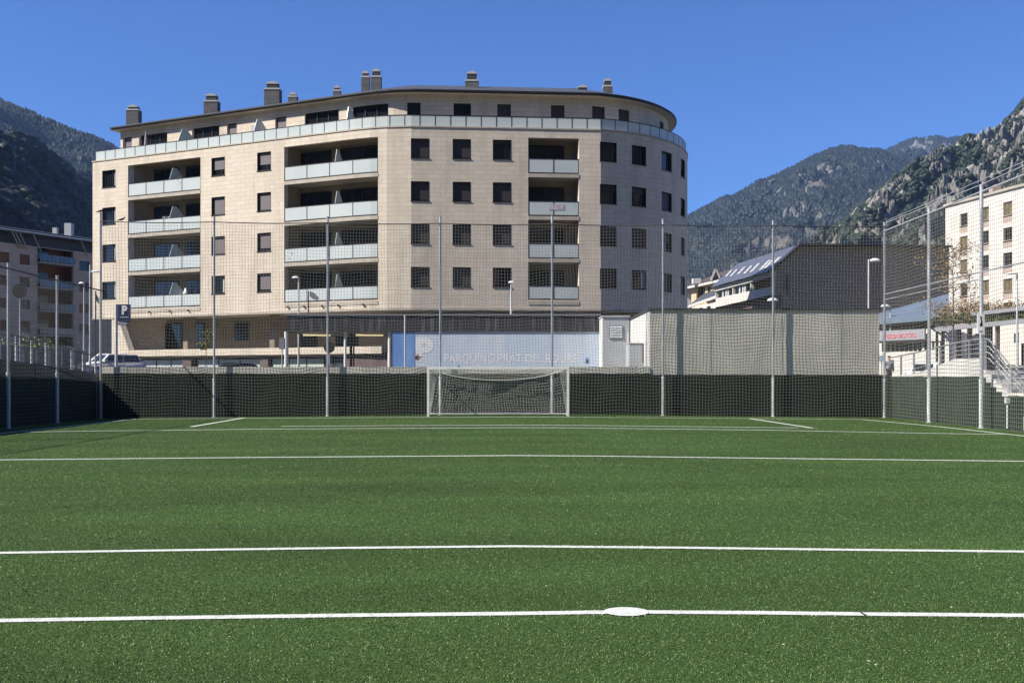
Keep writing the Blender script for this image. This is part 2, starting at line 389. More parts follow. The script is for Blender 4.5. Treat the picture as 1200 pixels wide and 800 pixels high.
# ================================================================== CAMERA, SKY, SUN
cam=bpy.data.cameras.new('camera'); co=link(bpy.data.objects.new('camera',cam)); co.location=(0,0,EYE); co.rotation_euler=(math.pi/2,0,0)
cam.sensor_width=36; cam.lens=36*F0/1200; cam.shift_y=(HY-400)/1200; cam.clip_end=12000; cam.clip_start=.1; SC.camera=co
SUNV=Vector((-.946,-.325,0)).normalized()*math.cos(math.radians(42)); SUNV.z=math.sin(math.radians(42))
w=bpy.data.worlds.new('World'); SC.world=w; w.use_nodes=True; n=w.node_tree.nodes; l=w.node_tree.links
sk=n.new('ShaderNodeTexSky'); sk.sky_type='NISHITA'; sk.sun_disc=False; sk.sun_elevation=math.radians(42)
sk.sun_rotation=math.atan2(-.946,-.325)%(2*math.pi); sk.altitude=1000; sk.air_density=1.0; sk.dust_density=.5; sk.ozone_density=3.0
tn=n.new('ShaderNodeVectorMath'); tn.operation='MULTIPLY'; tn.inputs[1].default_value=(.50,.84,1.42); l.new(sk.outputs[0],tn.inputs[0]); l.new(tn.outputs[0],n['Background'].inputs[0]); n['Background'].inputs[1].default_value=.062
sun=bpy.data.lights.new('sun','SUN'); so=link(bpy.data.objects.new('sun',sun)); sun.energy=5.0; sun.angle=math.radians(.5); sun.color=(1,.93,.80)
so.rotation_euler=SUNV.to_track_quat('Z','Y').to_euler(); so.location=(-60,-20,80)
SC.view_settings.view_transform='Standard'; SC.view_settings.look='None'; SC.view_settings.gamma=1; SC.view_settings.exposure=0.80

# ================================================================== GROUND
def sstep(a,b,x):
    t=np.clip((x-a)/(b-a),0,1); return t*t*(3-2*t)
def gz(x,y):
    x=np.asarray(x,float); y=np.asarray(y,float)
    back=.95+(1.68-.95)*sstep(-16,-24,x)
    back=back+sstep(26,34,x)*(1.1+(np.clip(y,34,90)-34)*.035-.95)
    left=1.58+np.clip((48.8-y)*.058,0,2.2)
    right=1.05+np.clip((y-34)*.035,0,2)
    # left strip, then towards the back
    z=np.where(x<-18.8, np.where(y<48,left,back+(1.58-back)*sstep(60,48,y)), back)
    z=np.where((x>17.3)&(y<46.8), right, z)
    inside=(x>-18.8)&(x<17.3)&(y<46.5)
    z=np.where(inside,-.6,z)
    z=np.where((y<-12),-.6+0*z,z)
    return z
xs=np.concatenate([[-3200,-1500,-500,-200,-120,-80],np.arange(-60,-19,2),[-18.81,-18.79],np.arange(-18,17.2,3),[17.29,17.31],np.arange(18,60,2),[80,120,200,500,1500,3200]])
ys=np.concatenate([[-1650,-300,-60,-12.1,-11.9],np.arange(-10,46,4),[46.49,46.51,46.79,46.81],np.arange(48,100,3),[120,160,240,400,700,1500,3650]])
X,Y=np.meshgrid(xs,ys); Z=gz(X,Y)
V=np.stack([X,Y,Z],-1).reshape(-1,3); nx=len(xs); i,j=np.meshgrid(np.arange(len(ys)-1),np.arange(nx-1),indexing='ij'); b0=i*nx+j
g=link(bpy.data.objects.new('ground',npmesh('ground',V,np.stack([b0,b0+1,b0+nx+1,b0+nx],-1).reshape(-1,4),m_earth))); tag(g,'open ground and streets around the sports pitch',kind='structure')
# streets (sheet 12 mm over the ground) behind the back wall
xs2=np.arange(-60,60.1,2); ys2=np.arange(48,72.1,2); X,Y=np.meshgrid(xs2,ys2); V=np.stack([X,Y,gz(X,Y)+.012],-1).reshape(-1,3); nx=len(xs2)
i,j=np.meshgrid(np.arange(len(ys2)-1),np.arange(nx-1),indexing='ij'); b0=i*nx+j
g=link(bpy.data.objects.new('road',npmesh('road',V,np.stack([b0,b0+1,b0+nx+1,b0+nx],-1).reshape(-1,4),m_asph))); tag(g,'asphalt street behind the pitch wall',kind='structure')
# left street and pavement
mb=MB()
for y0 in range(14,48,2):
    a=lambda y:float(gz(-19.5,y))
    mb.hexa([(-23,y0,a(y0)-.3),(-18.83,y0,a(y0)-.3),(-18.83,y0+2,a(y0+2)-.3),(-23,y0+2,a(y0+2)-.3),(-23,y0,a(y0)+.12),(-18.83,y0,a(y0)+.12),(-18.83,y0+2,a(y0+2)+.12),(-23,y0+2,a(y0+2)+.12)])
o=mb.build('pavement',m_pave); tag(o,'raised pavement above the left side of the pitch',kind='structure')
mb=MB()
for y0 in range(14,48,2):
    a=lambda y:float(gz(-19.5,y))+.012
    mb.poly([(-34,y0,a(y0)),(-23,y0,a(y0)),(-23,y0+2,a(y0+2)),(-34,y0+2,a(y0+2))])
o=mb.build('side_road',m_asph); tag(o,'side street beyond the left pavement',kind='structure')

# pitch
xs=np.linspace(-18.6,17.2,60); ys=np.linspace(-11.5,46.4,60); X,Y=np.meshgrid(xs,ys); V=np.stack([X,Y,crown(X)],-1).reshape(-1,3)
i,j=np.meshgrid(np.arange(59),np.arange(59),indexing='ij'); b0=i*60+j
o=link(bpy.data.objects.new('turf_pitch',npmesh('turf_pitch',V,np.stack([b0,b0+1,b0+61,b0+60],-1).reshape(-1,4),m_turf))); tag(o,'green artificial turf football pitch',kind='structure')

def ground_pt(px,py):
    d=30.0
    for _ in range(20):
        d=(EYE-float(crown((px-CX)/F0*d)))*F0/(py-HY)
    return np.array([(px-CX)/F0*d,d])
# field lines: (label, world polyline, width)
def gp(*pp): return [ground_pt(a,b) for a,b in pp]
def ext(pl,a=None,b=None):
    pl=[np.array(p) for p in pl]
    if a is not None: d=pl[0]-pl[1]; pl.insert(0,pl[0]+d/np.linalg.norm(d)*a)
    if b is not None: d=pl[-1]-pl[-2]; pl.append(pl[-1]+d/np.linalg.norm(d)*b)
    return pl
LINES=[
 ('nearest white line with the round centre spot on it', ext(gp((0,727.5),(180,724.5),(400,721.5),(600,719.3),(735,717.3),(900,718.5),(1010,719.8)),9,0), .115),
 ('right end of the nearest white line after a small break', ext(gp((1014,720),(1100,720.5),(1200,721.5)),0,9), .115),
 ('second white line from the camera across the whole pitch', ext(gp((0,648),(200,645),(400,642.3),(600,640.3),(800,642),(1000,644.5),(1200,646.5)),8,8), .125),
 ('third white line across the pitch in front of the penalty area', ext(gp((0,538.8),(300,536),(600,533.8),(900,537),(1200,540.5)),2.5,5), .17),
 ('faint white line across the penalty area', gp((30,506.2),(90,505.3),(300,502.8),(600,501),(900,504),(1110,508),(1175,509)), .19),
 ('short white line in front of the goal area', gp((330,499.3),(600,498),(935,501.2)), .19),
 ('white goal line running under the goal', gp((160,490.8),(400,489.4),(600,488.6),(800,489.6),(1010,491.4)), .18),
 ('left slanting edge of the goal area', gp((286,489.6),(224,500)), .19),
 ('right slanting edge of the goal area', gp((878,490.2),(952,501.5)), .19),
 ('left touch line beside the shaded fence', ext(gp((160,490.8),(0,508)),0,14), .16),
 ('right touch line along the right fence', ext(gp((1010,491.4),(1100,499.8),(1200,510.8)),0,12), .16),
]
allseg=[]
for lab,pl,wd in LINES:
    pl=[np.array(p) for p in pl]; mb=MB()
    for a,b in zip(pl[:-1],pl[1:]):
        allseg.append((a,b,wd/2)); t=(b-a)/np.linalg.norm(b-a); nn=np.array([-t[1],t[0]])*wd/2*.9
        q=[a-nn,a+nn,b+nn,b-nn]; K=max(1,int(np.linalg.norm(b-a)/1.5))
        for k in range(K):
            c,d=a+(b-a)*k/K,a+(b-a)*(k+1)/K
            mb.poly([(p[0],p[1],float(crown(p[0]))+.0065) for p in (c-nn,d-nn,d+nn,c+nn)])
    o=mb.build('field_line',m_line); tag(o,lab,kind='structure')
SPOT=ground_pt(734,717.3); SPR=.155
mb=MB(); mb.poly([(SPOT[0]+SPR*math.cos(a),SPOT[1]+SPR*.85*math.sin(a),float(crown(SPOT[0]))+.0085) for a in np.linspace(0,2*math.pi,33)[:-1]])
o=mb.build('centre_spot',m_line); tag(o,'round white spot painted on the nearest line',kind='structure')

# turf fibres
NB=850000
u=rng.random(NB*2); ymin,ymax=4.4,46.3
# density per metre of depth ~ (y+3)/y^2
yy=np.linspace(ymin,ymax,4000); cdf=np.cumsum((yy+3)/yy**2.05); cdf/=cdf[-1]; y=np.interp(u[:NB],cdf,yy)
x=rng.uniform(-1,1,NB)*(y*.53+1.6); k=(x>-18.6)&(x<16.9); x=x[k]; y=y[k]; N=len(x)
white=np.zeros(N,bool)
jit=rng.normal(0,.006,N)+(fbm(np.stack([x*3,y*3,0*x],-1),3,77)-.5)*.03
for a,b,h in allseg:
    d=b-a; L=np.linalg.norm(d); t=((x-a[0])*d[0]+(y-a[1])*d[1])/L; s_=abs((x-a[0])*d[1]-(y-a[1])*d[0])/L
    white|=(t>-.0)&(t<L)&(s_+jit<h)
white|=((x-SPOT[0])**2+((y-SPOT[1])/.85)**2)<(SPR+jit)**2
white&=rng.random(N)>.06
hgt=rng.uniform(.003,.009,N); wid=(.0013+.00042*y)*rng.uniform(.7,1.3,N)
hgt=np.where(white,hgt*1.25,hgt)
ang=rng.uniform(0,2*math.pi,N); la=rng.uniform(0,2*math.pi,N); lm=np.abs(rng.normal(0,1,N))*.005+.002
z=crown(x)+.001
ux,uy=np.cos(ang)*wid/2,np.sin(ang)*wid/2
V=np.empty((N,3,3)); V[:,0]=np.stack([x-ux,y-uy,z],-1); V[:,1]=np.stack([x+ux,y+uy,z],-1); V[:,2]=np.stack([x+np.cos(la)*lm,y+np.sin(la)*lm,z+hgt],-1)
# blunt the tips: quads
tip=V[:,2].copy(); V4=np.empty((N,4,3)); V4[:,0]=V[:,0]; V4[:,1]=V[:,1]; V4[:,2]=tip+np.stack([ux,uy,0*ux],-1)*.6; V4[:,3]=tip-np.stack([ux,uy,0*ux],-1)*.6
o=link(bpy.data.objects.new('turf_grass',npmesh('turf_grass',V4.reshape(-1,3),np.arange(4*N).reshape(-1,4),[m_blade,m_bladew],white.astype(int))))
tag(o,'short green artificial grass fibres covering the pitch','grass',kind='stuff')
del V,V4

proto_leaf=None
for px,py,sz in ((1019,777,.016),(1026,781,.012),(735,797,.014),(918,757,.012),(575,664,.012),(66,722,.014),(1115,713,.012),(270,748,.012),(640,688,.011)):
    q=ground_pt(px,py)
    if proto_leaf is None:
        mb=MB(); a=.5; mb.prism([(-1,0,.0),(-.3,.42,.25),(.5,.35,.1),(1,0,.35),(.4,-.38,.15),(-.4,-.35,.0)],(0,0,.08)); proto_leaf=mb.mesh('dry_leaf',M('dry_leaf',(.55,.53,.42),.7,.2))
    o=link(bpy.data.objects.new('dry_leaf',proto_leaf)); o.scale=(sz*.9,)*3; o.rotation_euler=(0,0,random.uniform(0,6)); o.location=(q[0],q[1],float(crown(q[0]))+.012)
    tag(o,'tiny pale dry leaf lying loose on the green turf','leaf','pale dry leaves scattered on the turf')
# ================================================================== WALLS ROUND THE PITCH
YB=46.25
def cloth(name,f,nu,nv,mat,parent,label=None):
    uu,vv=np.meshgrid(np.linspace(0,1,nu),np.linspace(0,1,nv)); p=f(uu,vv); i,j=np.meshgrid(np.arange(nv-1),np.arange(nu-1),indexing='ij'); b0=i*nu+j
    me=npmesh(name,p.reshape(-1,3),np.stack([b0,b0+1,b0+nu+1,b0+nu],-1).reshape(-1,4),mat); me.polygons.foreach_set('use_smooth',[True]*len(me.polygons))
    return place(name,me,parent,label)
rw=thing('retaining_wall','low concrete wall with coping behind the goal, hung with dark green cloth','wall',(-6,YB,-.2))
mb=MB(); mb.box(-18.6,6.22,YB+.03,YB+.45,-.5,1.83); mb.build('wall',m_conc,rw)
mb=MB(); mb.box(-18.55,6.22,YB-.03,YB+.5,1.83,2.13); mb.build('coping',m_conc,rw)
def fb(x0,x1,zt,y0=YB,amp=.012):
    def f(u,v):
        x=x0+(x1-x0)*u; z=-.25+(zt+.25)*v
        y=y0-.02-amp*np.sin(x*2.1)*np.sin(x*.73+v*2)-amp*.6*fbm(np.stack([x*1.3,v*2,0*x],-1),3,5)
        return np.stack([x,y,z],-1)
    return f
cloth('screen_cloth',fb(-18.7,6.25,1.85),180,10,m_cloth,rw)
tw=thing('concrete_wall','tall grey concrete wall with a dark top edge right of the goal','wall',(11,YB,-.2))
ZT=PZ(362,46.4)
mb=MB(); mb.box(6.23,16.6,YB+.03,YB+.38,-.5,ZT-.06); mb.build('wall',m_conc,tw)
mb=MB(); mb.box(6.15,16.66,YB-.03,YB+.44,ZT-.06,ZT+.02); mb.build('coping',m_chim_dark,tw)
mb=MB(); 
for x in (9.0,12.2,14.9): mb.box(x-.006,x+.006,YB+.022,YB+.03,1.9,ZT-.06)
mb.build('joint',m_grate,tw)
cloth('screen_cloth',fb(6.26,17.1,PZ(439,46.3)),90,10,m_cloth,tw)
# left wall
lw=thing('side_wall','low wall in shade along the left side, covered with black-green cloth','wall',(-18.7,30,-.2))
zl=lambda y: 1.42+(46.3-y)*.034
mb=MB()
mb.hexa([(-18.95,12,-.5),(-18.72,12,-.5),(-18.72,46.2,-.5),(-18.95,46.2,-.5),(-18.95,12,zl(12)),(-18.72,12,zl(12)),(-18.72,46.2,zl(46.2)),(-18.95,46.2,zl(46.2))])
mb.build('wall',m_conc,lw)
def f(u,v):
    y=12+(46.1-12)*u; z=-.25+(zl(y)+.28)*v
    return np.stack([-18.70+.012*np.sin(y*2.3)+.015*fbm(np.stack([y*1.1,v*2,0*y],-1),3,8),y,z],-1)
cloth('screen_cloth',f,120,10,m_cloth,lw)
# right side wall with ramp parapet and stairs
XR=17.08
rs=thing('ramp_wall','pale parapet of a ramp above green cloth on the right side','wall',(XR,40,-.2))
mb=MB()
prof=[(46.2,1.70),(44,1.78),(42.2,1.96),(39.6,2.36),(37.35,2.36)]
for (y1,z1),(y0,z0) in zip(prof[:-1],prof[1:]):
    mb.hexa([(XR,y0,1.68),(XR+.25,y0,1.68),(XR+.25,y1,1.68),(XR,y1,1.68),(XR,y0,z0),(XR+.25,y0,z0),(XR+.25,y1,z1),(XR,y1,z1)])
mb.build('parapet',m_conc_white,rs)
mb=MB(); mb.box(XR+.03,XR+.25,37.35,46.2,-.5,1.68); mb.build('wall',m_conc,rs)
cloth('screen_cloth',lambda u,v: np.stack([XR-.0+.012*np.sin((37.3+8.9*u)*2.3)+.01*fbm(np.stack([u*9,v*2,0*u],-1),3,9),37.3+8.9*u,-.25+1.94*v],-1),60,10,m_cloth2,rs)
st=thing('stairs','pale concrete steps going down beside the right fence','stairs',(XR,36.4,.5))
mb=MB(); ns=5; ya,yb=37.3,35.3; za,zb=1.92,1.10
for k in range(ns):
    y1=ya-(ya-yb)*k/ns; y0=ya-(ya-yb)*(k+1)/ns; zt=za-(za-zb)*k/ns
    mb.box(XR,XR+.14,y0,y1,zt-.28,zt); mb.box(XR+.14,XR+1.9,y0,y1,zt-.35,zt-.02)
mb.build('steps',m_conc_white,st)
mb=MB()
for k in range(ns):
    y1=ya-(ya-yb)*k/ns; y0=ya-(ya-yb)*(k+1)/ns; zt=za-(za-zb)*k/ns-.28
    mb.box(XR-.01,XR+.1,y0,y1,-.3,zt)
mb.build('screen_cloth',m_cloth2,st)
tr=thing('terrace_wall','low wall with green cloth under the terrace railing at the right edge','wall',(XR,30,-.2))
mb=MB(); mb.box(XR+.03,XR+.3,10,35.28,-.5,1.02); mb.build('wall',m_conc,tr)
mb=MB(); mb.box(XR-.02,XR+.34,10,35.28,1.02,1.12); mb.build('coping',m_conc_light,tr)
cloth('screen_cloth',lambda u,v: np.stack([XR+.01*np.sin(25*u*2.3),10+25.25*u,-.25+1.27*v],-1),90,6,m_cloth2,tr)
mb=MB(); mb.tube([(XR-.05,35.2,-.1),(XR-.05,35.2,.75)],.035,8); mb.box(XR-.12,XR+.02,35.12,35.28,.75,.95); mb.tube([(XR-.06,34.0,-.1),(XR-.06,34.0,.35)],.03,8)
mb.build('drain_pipe',m_steel_light,tr)
# terrace paving on the right
mb=MB(); mb.box(XR+.34,32,10,35.28,.6,1.10); o=mb.build('terrace_paving',m_pave2); tag(o,'pale terrace paving at the foot of the right stairs',kind='structure')
mb=MB(); mb.hexa([(XR+.25,37.3,.6),(30,37.3,.6),(30,46.8,.6),(XR+.25,46.8,.6),(XR+.25,37.3,1.92),(30,37.3,1.92),(30,46.8,1.62),(XR+.25,46.8,1.62)]); o=mb.build('ramp',m_pave2); tag(o,'paved ramp behind the pale parapet on the right',kind='structure')
mb=MB(); mb.box(XR+2.0,32,35.3,37.28,.6,1.5); o=mb.build('planted_bank',m_pave2); tag(o,'sloped paved bank beside the stairs',kind='structure')

# ================================================================== FENCES
def fpost(root,x,y,zt,z0=None,sleeve=1.68,r=.05):
    z0=float(crown(np.array(x)))-.02 if z0 is None else z0
    mb=MB(); mb.tube([(x,y,z0),(x,y,zt)],r,12); p=mb.build('post',m_steel,root,smooth=False)
    mb=MB(); mb.tube([(x,y,z0),(x,y,z0+sleeve)],r+.016,12); mb.tube([(x,y,z0+sleeve),(x,y,z0+sleeve+.08)],r+.026,12)
    mb.tube([(x,y,z0),(x,y,z0+.03)],r+.07,12); mb.build('sleeve',m_steel_light,p)
    mb=MB(); mb.tube([(x,y,zt),(x,y,zt+.03)],r+.008,12); mb.build('cap',m_steel,p)
    return p
bf=thing('ball_stop_fence','tall netting fence on steel posts behind the white goal','fence',(0,46,-.1))
BP=[(118,250,46),(251,255,46),(384,254.5,46),(516,254,46),(647,254,46),(777,257.5,46),(906,259.5,46),(1036.5,262,46)]
for px,py,d in BP: fpost(bf,PX(px,d),d,PZ(py,d))
xl,xr=PX(118,46),PX(1036.5,46); zrl,zrr=PZ(259.5,46),PZ(265,46)
mb=MB()
pts=[]
for i in range(len(BP)-1):
    a,b=PX(BP[i][0],46),PX(BP[i+1][0],46)
    for k in range(6):
        t=k/6; x=a+(b-a)*t; pts.append((x,46-.05,zrl+(zrr-zrl)*(x-xl)/(xr-xl)-.05*math.sin(math.pi*t)))
pts.append((xr,45.95,zrr)); mb.tube(pts,.024,6); mb.build('top_cable',m_cable,bf)
def netback(u,v):
    x=xl+(xr-xl)*u; zt=zrl+(zrr-zrl)*u-.05*abs(np.sin(np.pi*(u*7)))
    z=-.12+(zt+.12)*v
    q=np.stack([x*.5,z*.5,0*x],-1)
    wx=(fbm(q,3,21)-.5)*.26*np.sin(np.pi*np.clip(v,0,1)); wz=(fbm(q+9.1,3,31)-.5)*.5*np.sin(np.pi*v)
    wz=wz+.05*np.sin(x*1.26*2.0)*np.exp(-((v-.28)/.09)**2)+.05*np.sin(x*2.5+2)*np.exp(-((v-.1)/.08)**2)
    y=45.93+.03*np.sin(x*1.3)*np.sin(v*5)
    return np.stack([x+wx,y,z+wz],-1)
place('net',net_mesh('net',netback,255,64,230,110,.0053,m_net),bf)
# left fence
lf=thing('side_fence','lower netting fence on steel posts along the shaded left side','fence',(-18.2,30,-.1))
LPp=[(-18.3,41.2),(-18.05,36.7),(-17.85,32.1),(-17.7,27.5),(-17.6,22.9),(-17.5,18.3),(-17.4,13.7)]
for x,y in LPp: fpost(lf,x,y,5.72,sleeve=1.95)
LL=[(PX(118,46)+.05,46)]+LPp
mb=MB(); mb.tube([(x,y,5.55) for x,y in LL],.03,6); mb.build('top_rail',m_cable,lf)
def interp(L,u):
    u=np.asarray(u)*(len(L)-1); i=np.clip(u.astype(int),0,len(L)-2); k=u-i; A=np.array(L)
    return A[i]+(A[i+1]-A[i])*k[...,None]
def netleft(u,v):
    p=interp(LL,u); q=np.stack([p[...,1]*.5,v*3,0*v],-1)
    return np.stack([p[...,0]+.05+(fbm(q,3,4)-.5)*.1,p[...,1]+(fbm(q+3,3,5)-.5)*.1,-.12+5.67*v-.0+(fbm(q+7,3,6)-.5)*.25*np.sin(np.pi*v)],-1)
place('net',net_mesh('net',netleft,220,40,150,50,.0045,m_net),lf)
# right fence
rf=thing('tall_side_fence','tall netting fence on thick steel posts along the right side','fence',(16.7,38,-.1))
RP=[(16.7,41.0),(16.62,36.25),(16.6,31.6),(16.6,26.9)]
for x,y in RP: fpost(rf,x,y,8.42,r=.065)
RL=[(PX(1036.5,46)-.02,46)]+RP
mb=MB(); mb.tube([(x,y,8.22) for x,y in RL],.03,6); mb.build('top_rail',m_steel,rf)
mb=MB(); mb.tube([(x,y,8.52+.05*math.sin(y)) for x,y in RL],.016,6); mb.tube([(x+.1,y,8.68) for x,y in RL],.012,6); mb.build('top_cable',m_steel,rf)
mb=MB(); mb.tube([(x,y,5.38) for x,y in RL],.028,6); mb.tube([(x,y,5.14) for x,y in RL[:3]],.02,6); mb.build('middle_rail',m_steel,rf)
def netright(u,v):
    p=interp(RL,u); q=np.stack([p[...,1]*.5,v*4,0*v],-1)
    return np.stack([p[...,0]-.06+(fbm(q,3,14)-.5)*.12,p[...,1]+(fbm(q+3,3,15)-.5)*.1,-.12+8.3*v+(fbm(q+7,3,16)-.5)*.35*np.sin(np.pi*v)],-1)
place('net',net_mesh('net',netright,128,60,90,90,.006,m_net),rf)
# notice on right post
nt=thing('notice_sign','small white notice with a black figure fixed to the tall right post','sign',(16.5,36.1,3.2))
a=PX(1145,36.1); b_=PX(1153.5,36.1); zt,zb=PZ(367.5,36.1),PZ(391,36.1)
mb=MB(); mb.box(a,b_,36.08,36.11,zb,zt); mb.build('plate',m_signwhite,nt)
mb=MB(); cx=(a+b_)/2
mb.prism([(cx-.03,36.078,zt-.10),(cx+.02,36.078,zt-.08),(cx+.04,36.078,zt-.28),(cx+.06,36.078,zt-.42),(cx-.02,36.078,zt-.46),(cx-.05,36.078,zt-.42),(cx+.0,36.078,zt-.28)],(0,-.003,0)); mb.box(cx-.06,cx+.06,36.074,36.078,zb+.06,zb+.075); mb.box(cx-.04,cx+.05,36.074,36.078,zb+.10,zb+.112)
mb.build('print',m_black,nt)

# ================================================================== GOAL
gd=44.0; gl,gr=PX(501.8,gd),PX(665.6,gd); g0=float(crown(np.array(0.)))-.01; GH=2.02
gl0=thing('football_goal','white football goal with a white net in front of the green wall','goal',((gl+gr)/2,gd,g0))
for x in (gl,gr):
    mb=MB(); mb.box(x-.05,x+.05,gd-.05,gd+.05,g0-.05,g0+GH); mb.build('goal_post',m_white,gl0)
mb=MB(); mb.box(gl-.05,gr+.05,gd-.051,gd+.051,g0+GH,g0+GH+.10); mb.build('crossbar',m_white,gl0)
dp=1.15
mb=MB(); mb.tube([(gl,gd,g0+.05),(gl,gd+dp,g0+.05)],.03,8); mb.tube([(gr,gd,g0+.05),(gr,gd+dp,g0+.05)],.03,8); mb.tube([(gl,gd+dp,g0+.06),(gr,gd+dp,g0+.06)],.035,8); mb.build('ground_frame',m_white,gl0)
for x in (gl,gr):
    mb=MB(); mb.tube([(x,gd,g0+GH-.02),(x,gd+.85,g0+GH-.06),(x,gd+.9,g0+GH-.12)],.02,8); mb.build('net_bracket',m_white,gl0)
sag=lambda u: GH-.10-.38*(1-(2*u-1)**2)**.8
uu=np.linspace(0,1,25)
mb=MB(); mb.tube([(gl+.35*(1-t)+(gr-gl-.0)*t-.35*t,gd+.85,g0+sag(t)) for t in uu],.018,6); mb.build('net_rope',m_goalnet,gl0)
def gback(u,v):
    q=np.stack([u*7,v*3,0*u],-1); top=sag(u)
    x=gl+(gr-gl)*u+.35*(1-2*u)*v+(fbm(q,3,40)-.5)*.35*np.sin(np.pi*v); return np.stack([x,gd+dp-.05-.25*v+.10*np.sin(np.pi*v)*(fbm(q+5,3,41)),g0+.06+(top-.06)*v+(fbm(q+8,3,42)-.5)*.25*np.sin(np.pi*v)],-1)
def groof(u,v):
    x=gl+(gr-gl)*u+.35*(1-2*u)*v
    return np.stack([x,gd+.05+.8*v,g0+GH+.02+(sag(u)-GH-.02)*v+0*u],-1)
def gside(xx,s):
    def f(u,v):
        q=np.stack([u*2,v*3,0*u+s],-1)
        return np.stack([xx+.05*s*(fbm(q,2,50)-.5)*8*u*(1-u)+0*v-.3*s*u*v,gd+.05+(dp-.1-.25*v)*u,g0+.06+(GH-.1)*v-(.1*u*v)],-1)
    return f
parts_=[net_mesh('a',gback,50,17,60,30,.0042,m_goalnet),net_mesh('b',groof,52,8,60,10,.0042,m_goalnet),net_mesh('c',gside(gl,-1),10,17,12,20,.0042,m_goalnet),net_mesh('d',gside(gr,1),10,17,12,20,.0042,m_goalnet)]
bm=bmesh.new()
for me in parts_: bm.from_mesh(me)
me=bpy.data.meshes.new('net'); bm.to_mesh(me); bm.free(); me.materials.append(m_goalnet); place('net',me,gl0)

# ================================================================== MAIN BUILDING
def catmull(pts,n):
    out=[]
    for i in range(len(pts)-1):
        p0=np.array(pts[max(i-1,0)]);p1=np.array(pts[i]);p2=np.array(pts[i+1]);p3=np.array(pts[min(i+2,len(pts)-1)])
        for k in range(n):
            t=k/n; out.append(tuple(.5*((2*p1)+(-p0+p2)*t+(2*p0-5*p1+4*p2-p3)*t*t+(-p0+3*p1-3*p2+p3)*t**3)))
    out.append(pts[-1]); return out
curve=catmull([(6.31,72.75),(8.4,73.6),(10.35,74.95),(12.1,76.9),(13.45,79.5),(14.1,82.6),(13.9,86),(12.6,89.5),(9.8,92.8),(5.5,95)],4)
fp=[(-34.2,83.5),(-11.2,72.72),(-10.0,72.25),(-8.8,71.93),(-7.07,71.75),(-.4,72.22)]+curve+[(-10,97),(-28.3,96.1)]
BP_=Path(fp,True)
S=lambda px: BP_.s(px)
EL=[6.55,7.05,10.05,13.05,16.05,19.2]
ab=thing('apartment_building','long curved six storey block in beige stone with glass balconies','building',(-8,78,.95))
wins=[]   # px0,px1,kind ; windows repeated on four floors
WC=[(120,135.5,'left'),(248,263.5,'wing'),(301.5,317.5,'wing'),(481.5,503,'front'),(530.5,551.5,'front'),(577.5,599,'front'),(703,722.5,'front'),(740.5,757,'front'),(775.5,787,'front'),(797.8,802.3,'front')]
LG=[(150,235,3),(333,443,4),(619,678.5,2)]
holes=[]
zw=lambda k:(EL[1+k]+1.0,EL[1+k]+2.36)
for a,b_,kd in WC:
    for k in range(4): holes.append((S(a),S(b_),*zw(k)))
for a,b_,nn in LG: holes.append((S(a),S(b_),EL[1]+.1,EL[4]+2.55))
mb=MB(); front_end=S(803.2); BP_.wall(mb,0,BP_.L,EL[0],EL[5],holes)
mb.build('wall',m_clad,ab)
mb=MB(); BP_.box(mb,0,BP_.L,-.4,.03,EL[0]-.16,EL[0]+.0-.003); mb.build('lower_trim',m_slab,ab); mb=MB(); BP_.box(mb,0,BP_.L,-.3,.05,EL[5]+.002,EL[5]+.10); mb.build('parapet_cap',m_slab,ab)
# windows
def window(a,b_,z0,z1,kind,row,col):
    mb=MB(); o=-.22; t=.055
    BP_.box(mb,a,a+t,o,o+.07,z0,z1); BP_.box(mb,b_-t,b_,o,o+.07,z0,z1); BP_.box(mb,a+t,b_-t,o,o+.07,z1-t,z1); BP_.box(mb,a+t,b_-t,o,o+.07,z0,z0+t)
    m_=(a+b_)/2+(.12 if kind!='front' else .2*(b_-a)); BP_.box(mb,m_-.02,m_+.02,o+.002,o+.06,z0+t,z1-t)
    # dark metal lining of the reveal
    BP_.box(mb,a,a+.02,o+.07,.012,z0,z1); BP_.box(mb,b_-.02,b_,o+.07,.012,z0,z1); BP_.box(mb,a+.02,b_-.02,o+.07,.012,z1-.02,z1)
    w_=mb.build('window',m_frame,ab)
    mb=MB(); BP_.box(mb,a+t,b_-t,o-.01,o+.015,z0+t,z1-t); mb.build('pane',m_pane,w_)
    mb=MB(); BP_.box(mb,a-.03,b_+.03,o+.07,.05,z0-.05,z0); mb.build('sill',m_frame,w_)
    sh={('wing',1):[.68,1,1,.15],('wing',2):[.68,1,.88,.92],('front',0):None}.get((kind,col))
    if kind=='wing':
        fr=(sh[::-1])[row] if col==1 else [.68,.97,.86,.9][3-row]
        mb=MB(); zz=z1-t-(z1-z0-2*t)*fr; BP_.box(mb,a+t*.6,b_-t*.6,o+.03,o+.065,zz,z1-t); mb.build('shutter',m_shutter,w_)
    elif kind=='front':
        fr=[[.98,.98,.98,.98],[.98,.98,.98,.98],[.15,.98,.98,0],[.1,.3,.7,.98],[0,.35,.98,0],[0,.98,.5,.98],[.5,.5,.98,.98]][min(col-3,6)][3-row]
        if fr>.05:
            mb=MB(); zz=z1-t-(z1-z0-2*t)*fr; BP_.box(mb,a+t*.6,b_-t*.6,o+.03,o+.065,zz,z1-t); mb.build('shutter',m_shutter_dark,w_)
    if kind=='front' and col==5 and row==0:
        mb=MB(); BP_.box(mb,a+t,a+t+.32,o+.017,o+.026,z0+t+.05,z1-t-.05); mb.build('curtain',m_brown,w_)
    if kind=='left' or (kind=='front' and col==7 and row==0) or (kind=='wing' and col==1 and row==0):
        mb=MB(); c=a+(b_-a)*.66; BP_.box(mb,c,b_-t,o+.017,o+.026,z0+t+.05,z1-t-.05); mb.build('curtain',m_frost,w_)
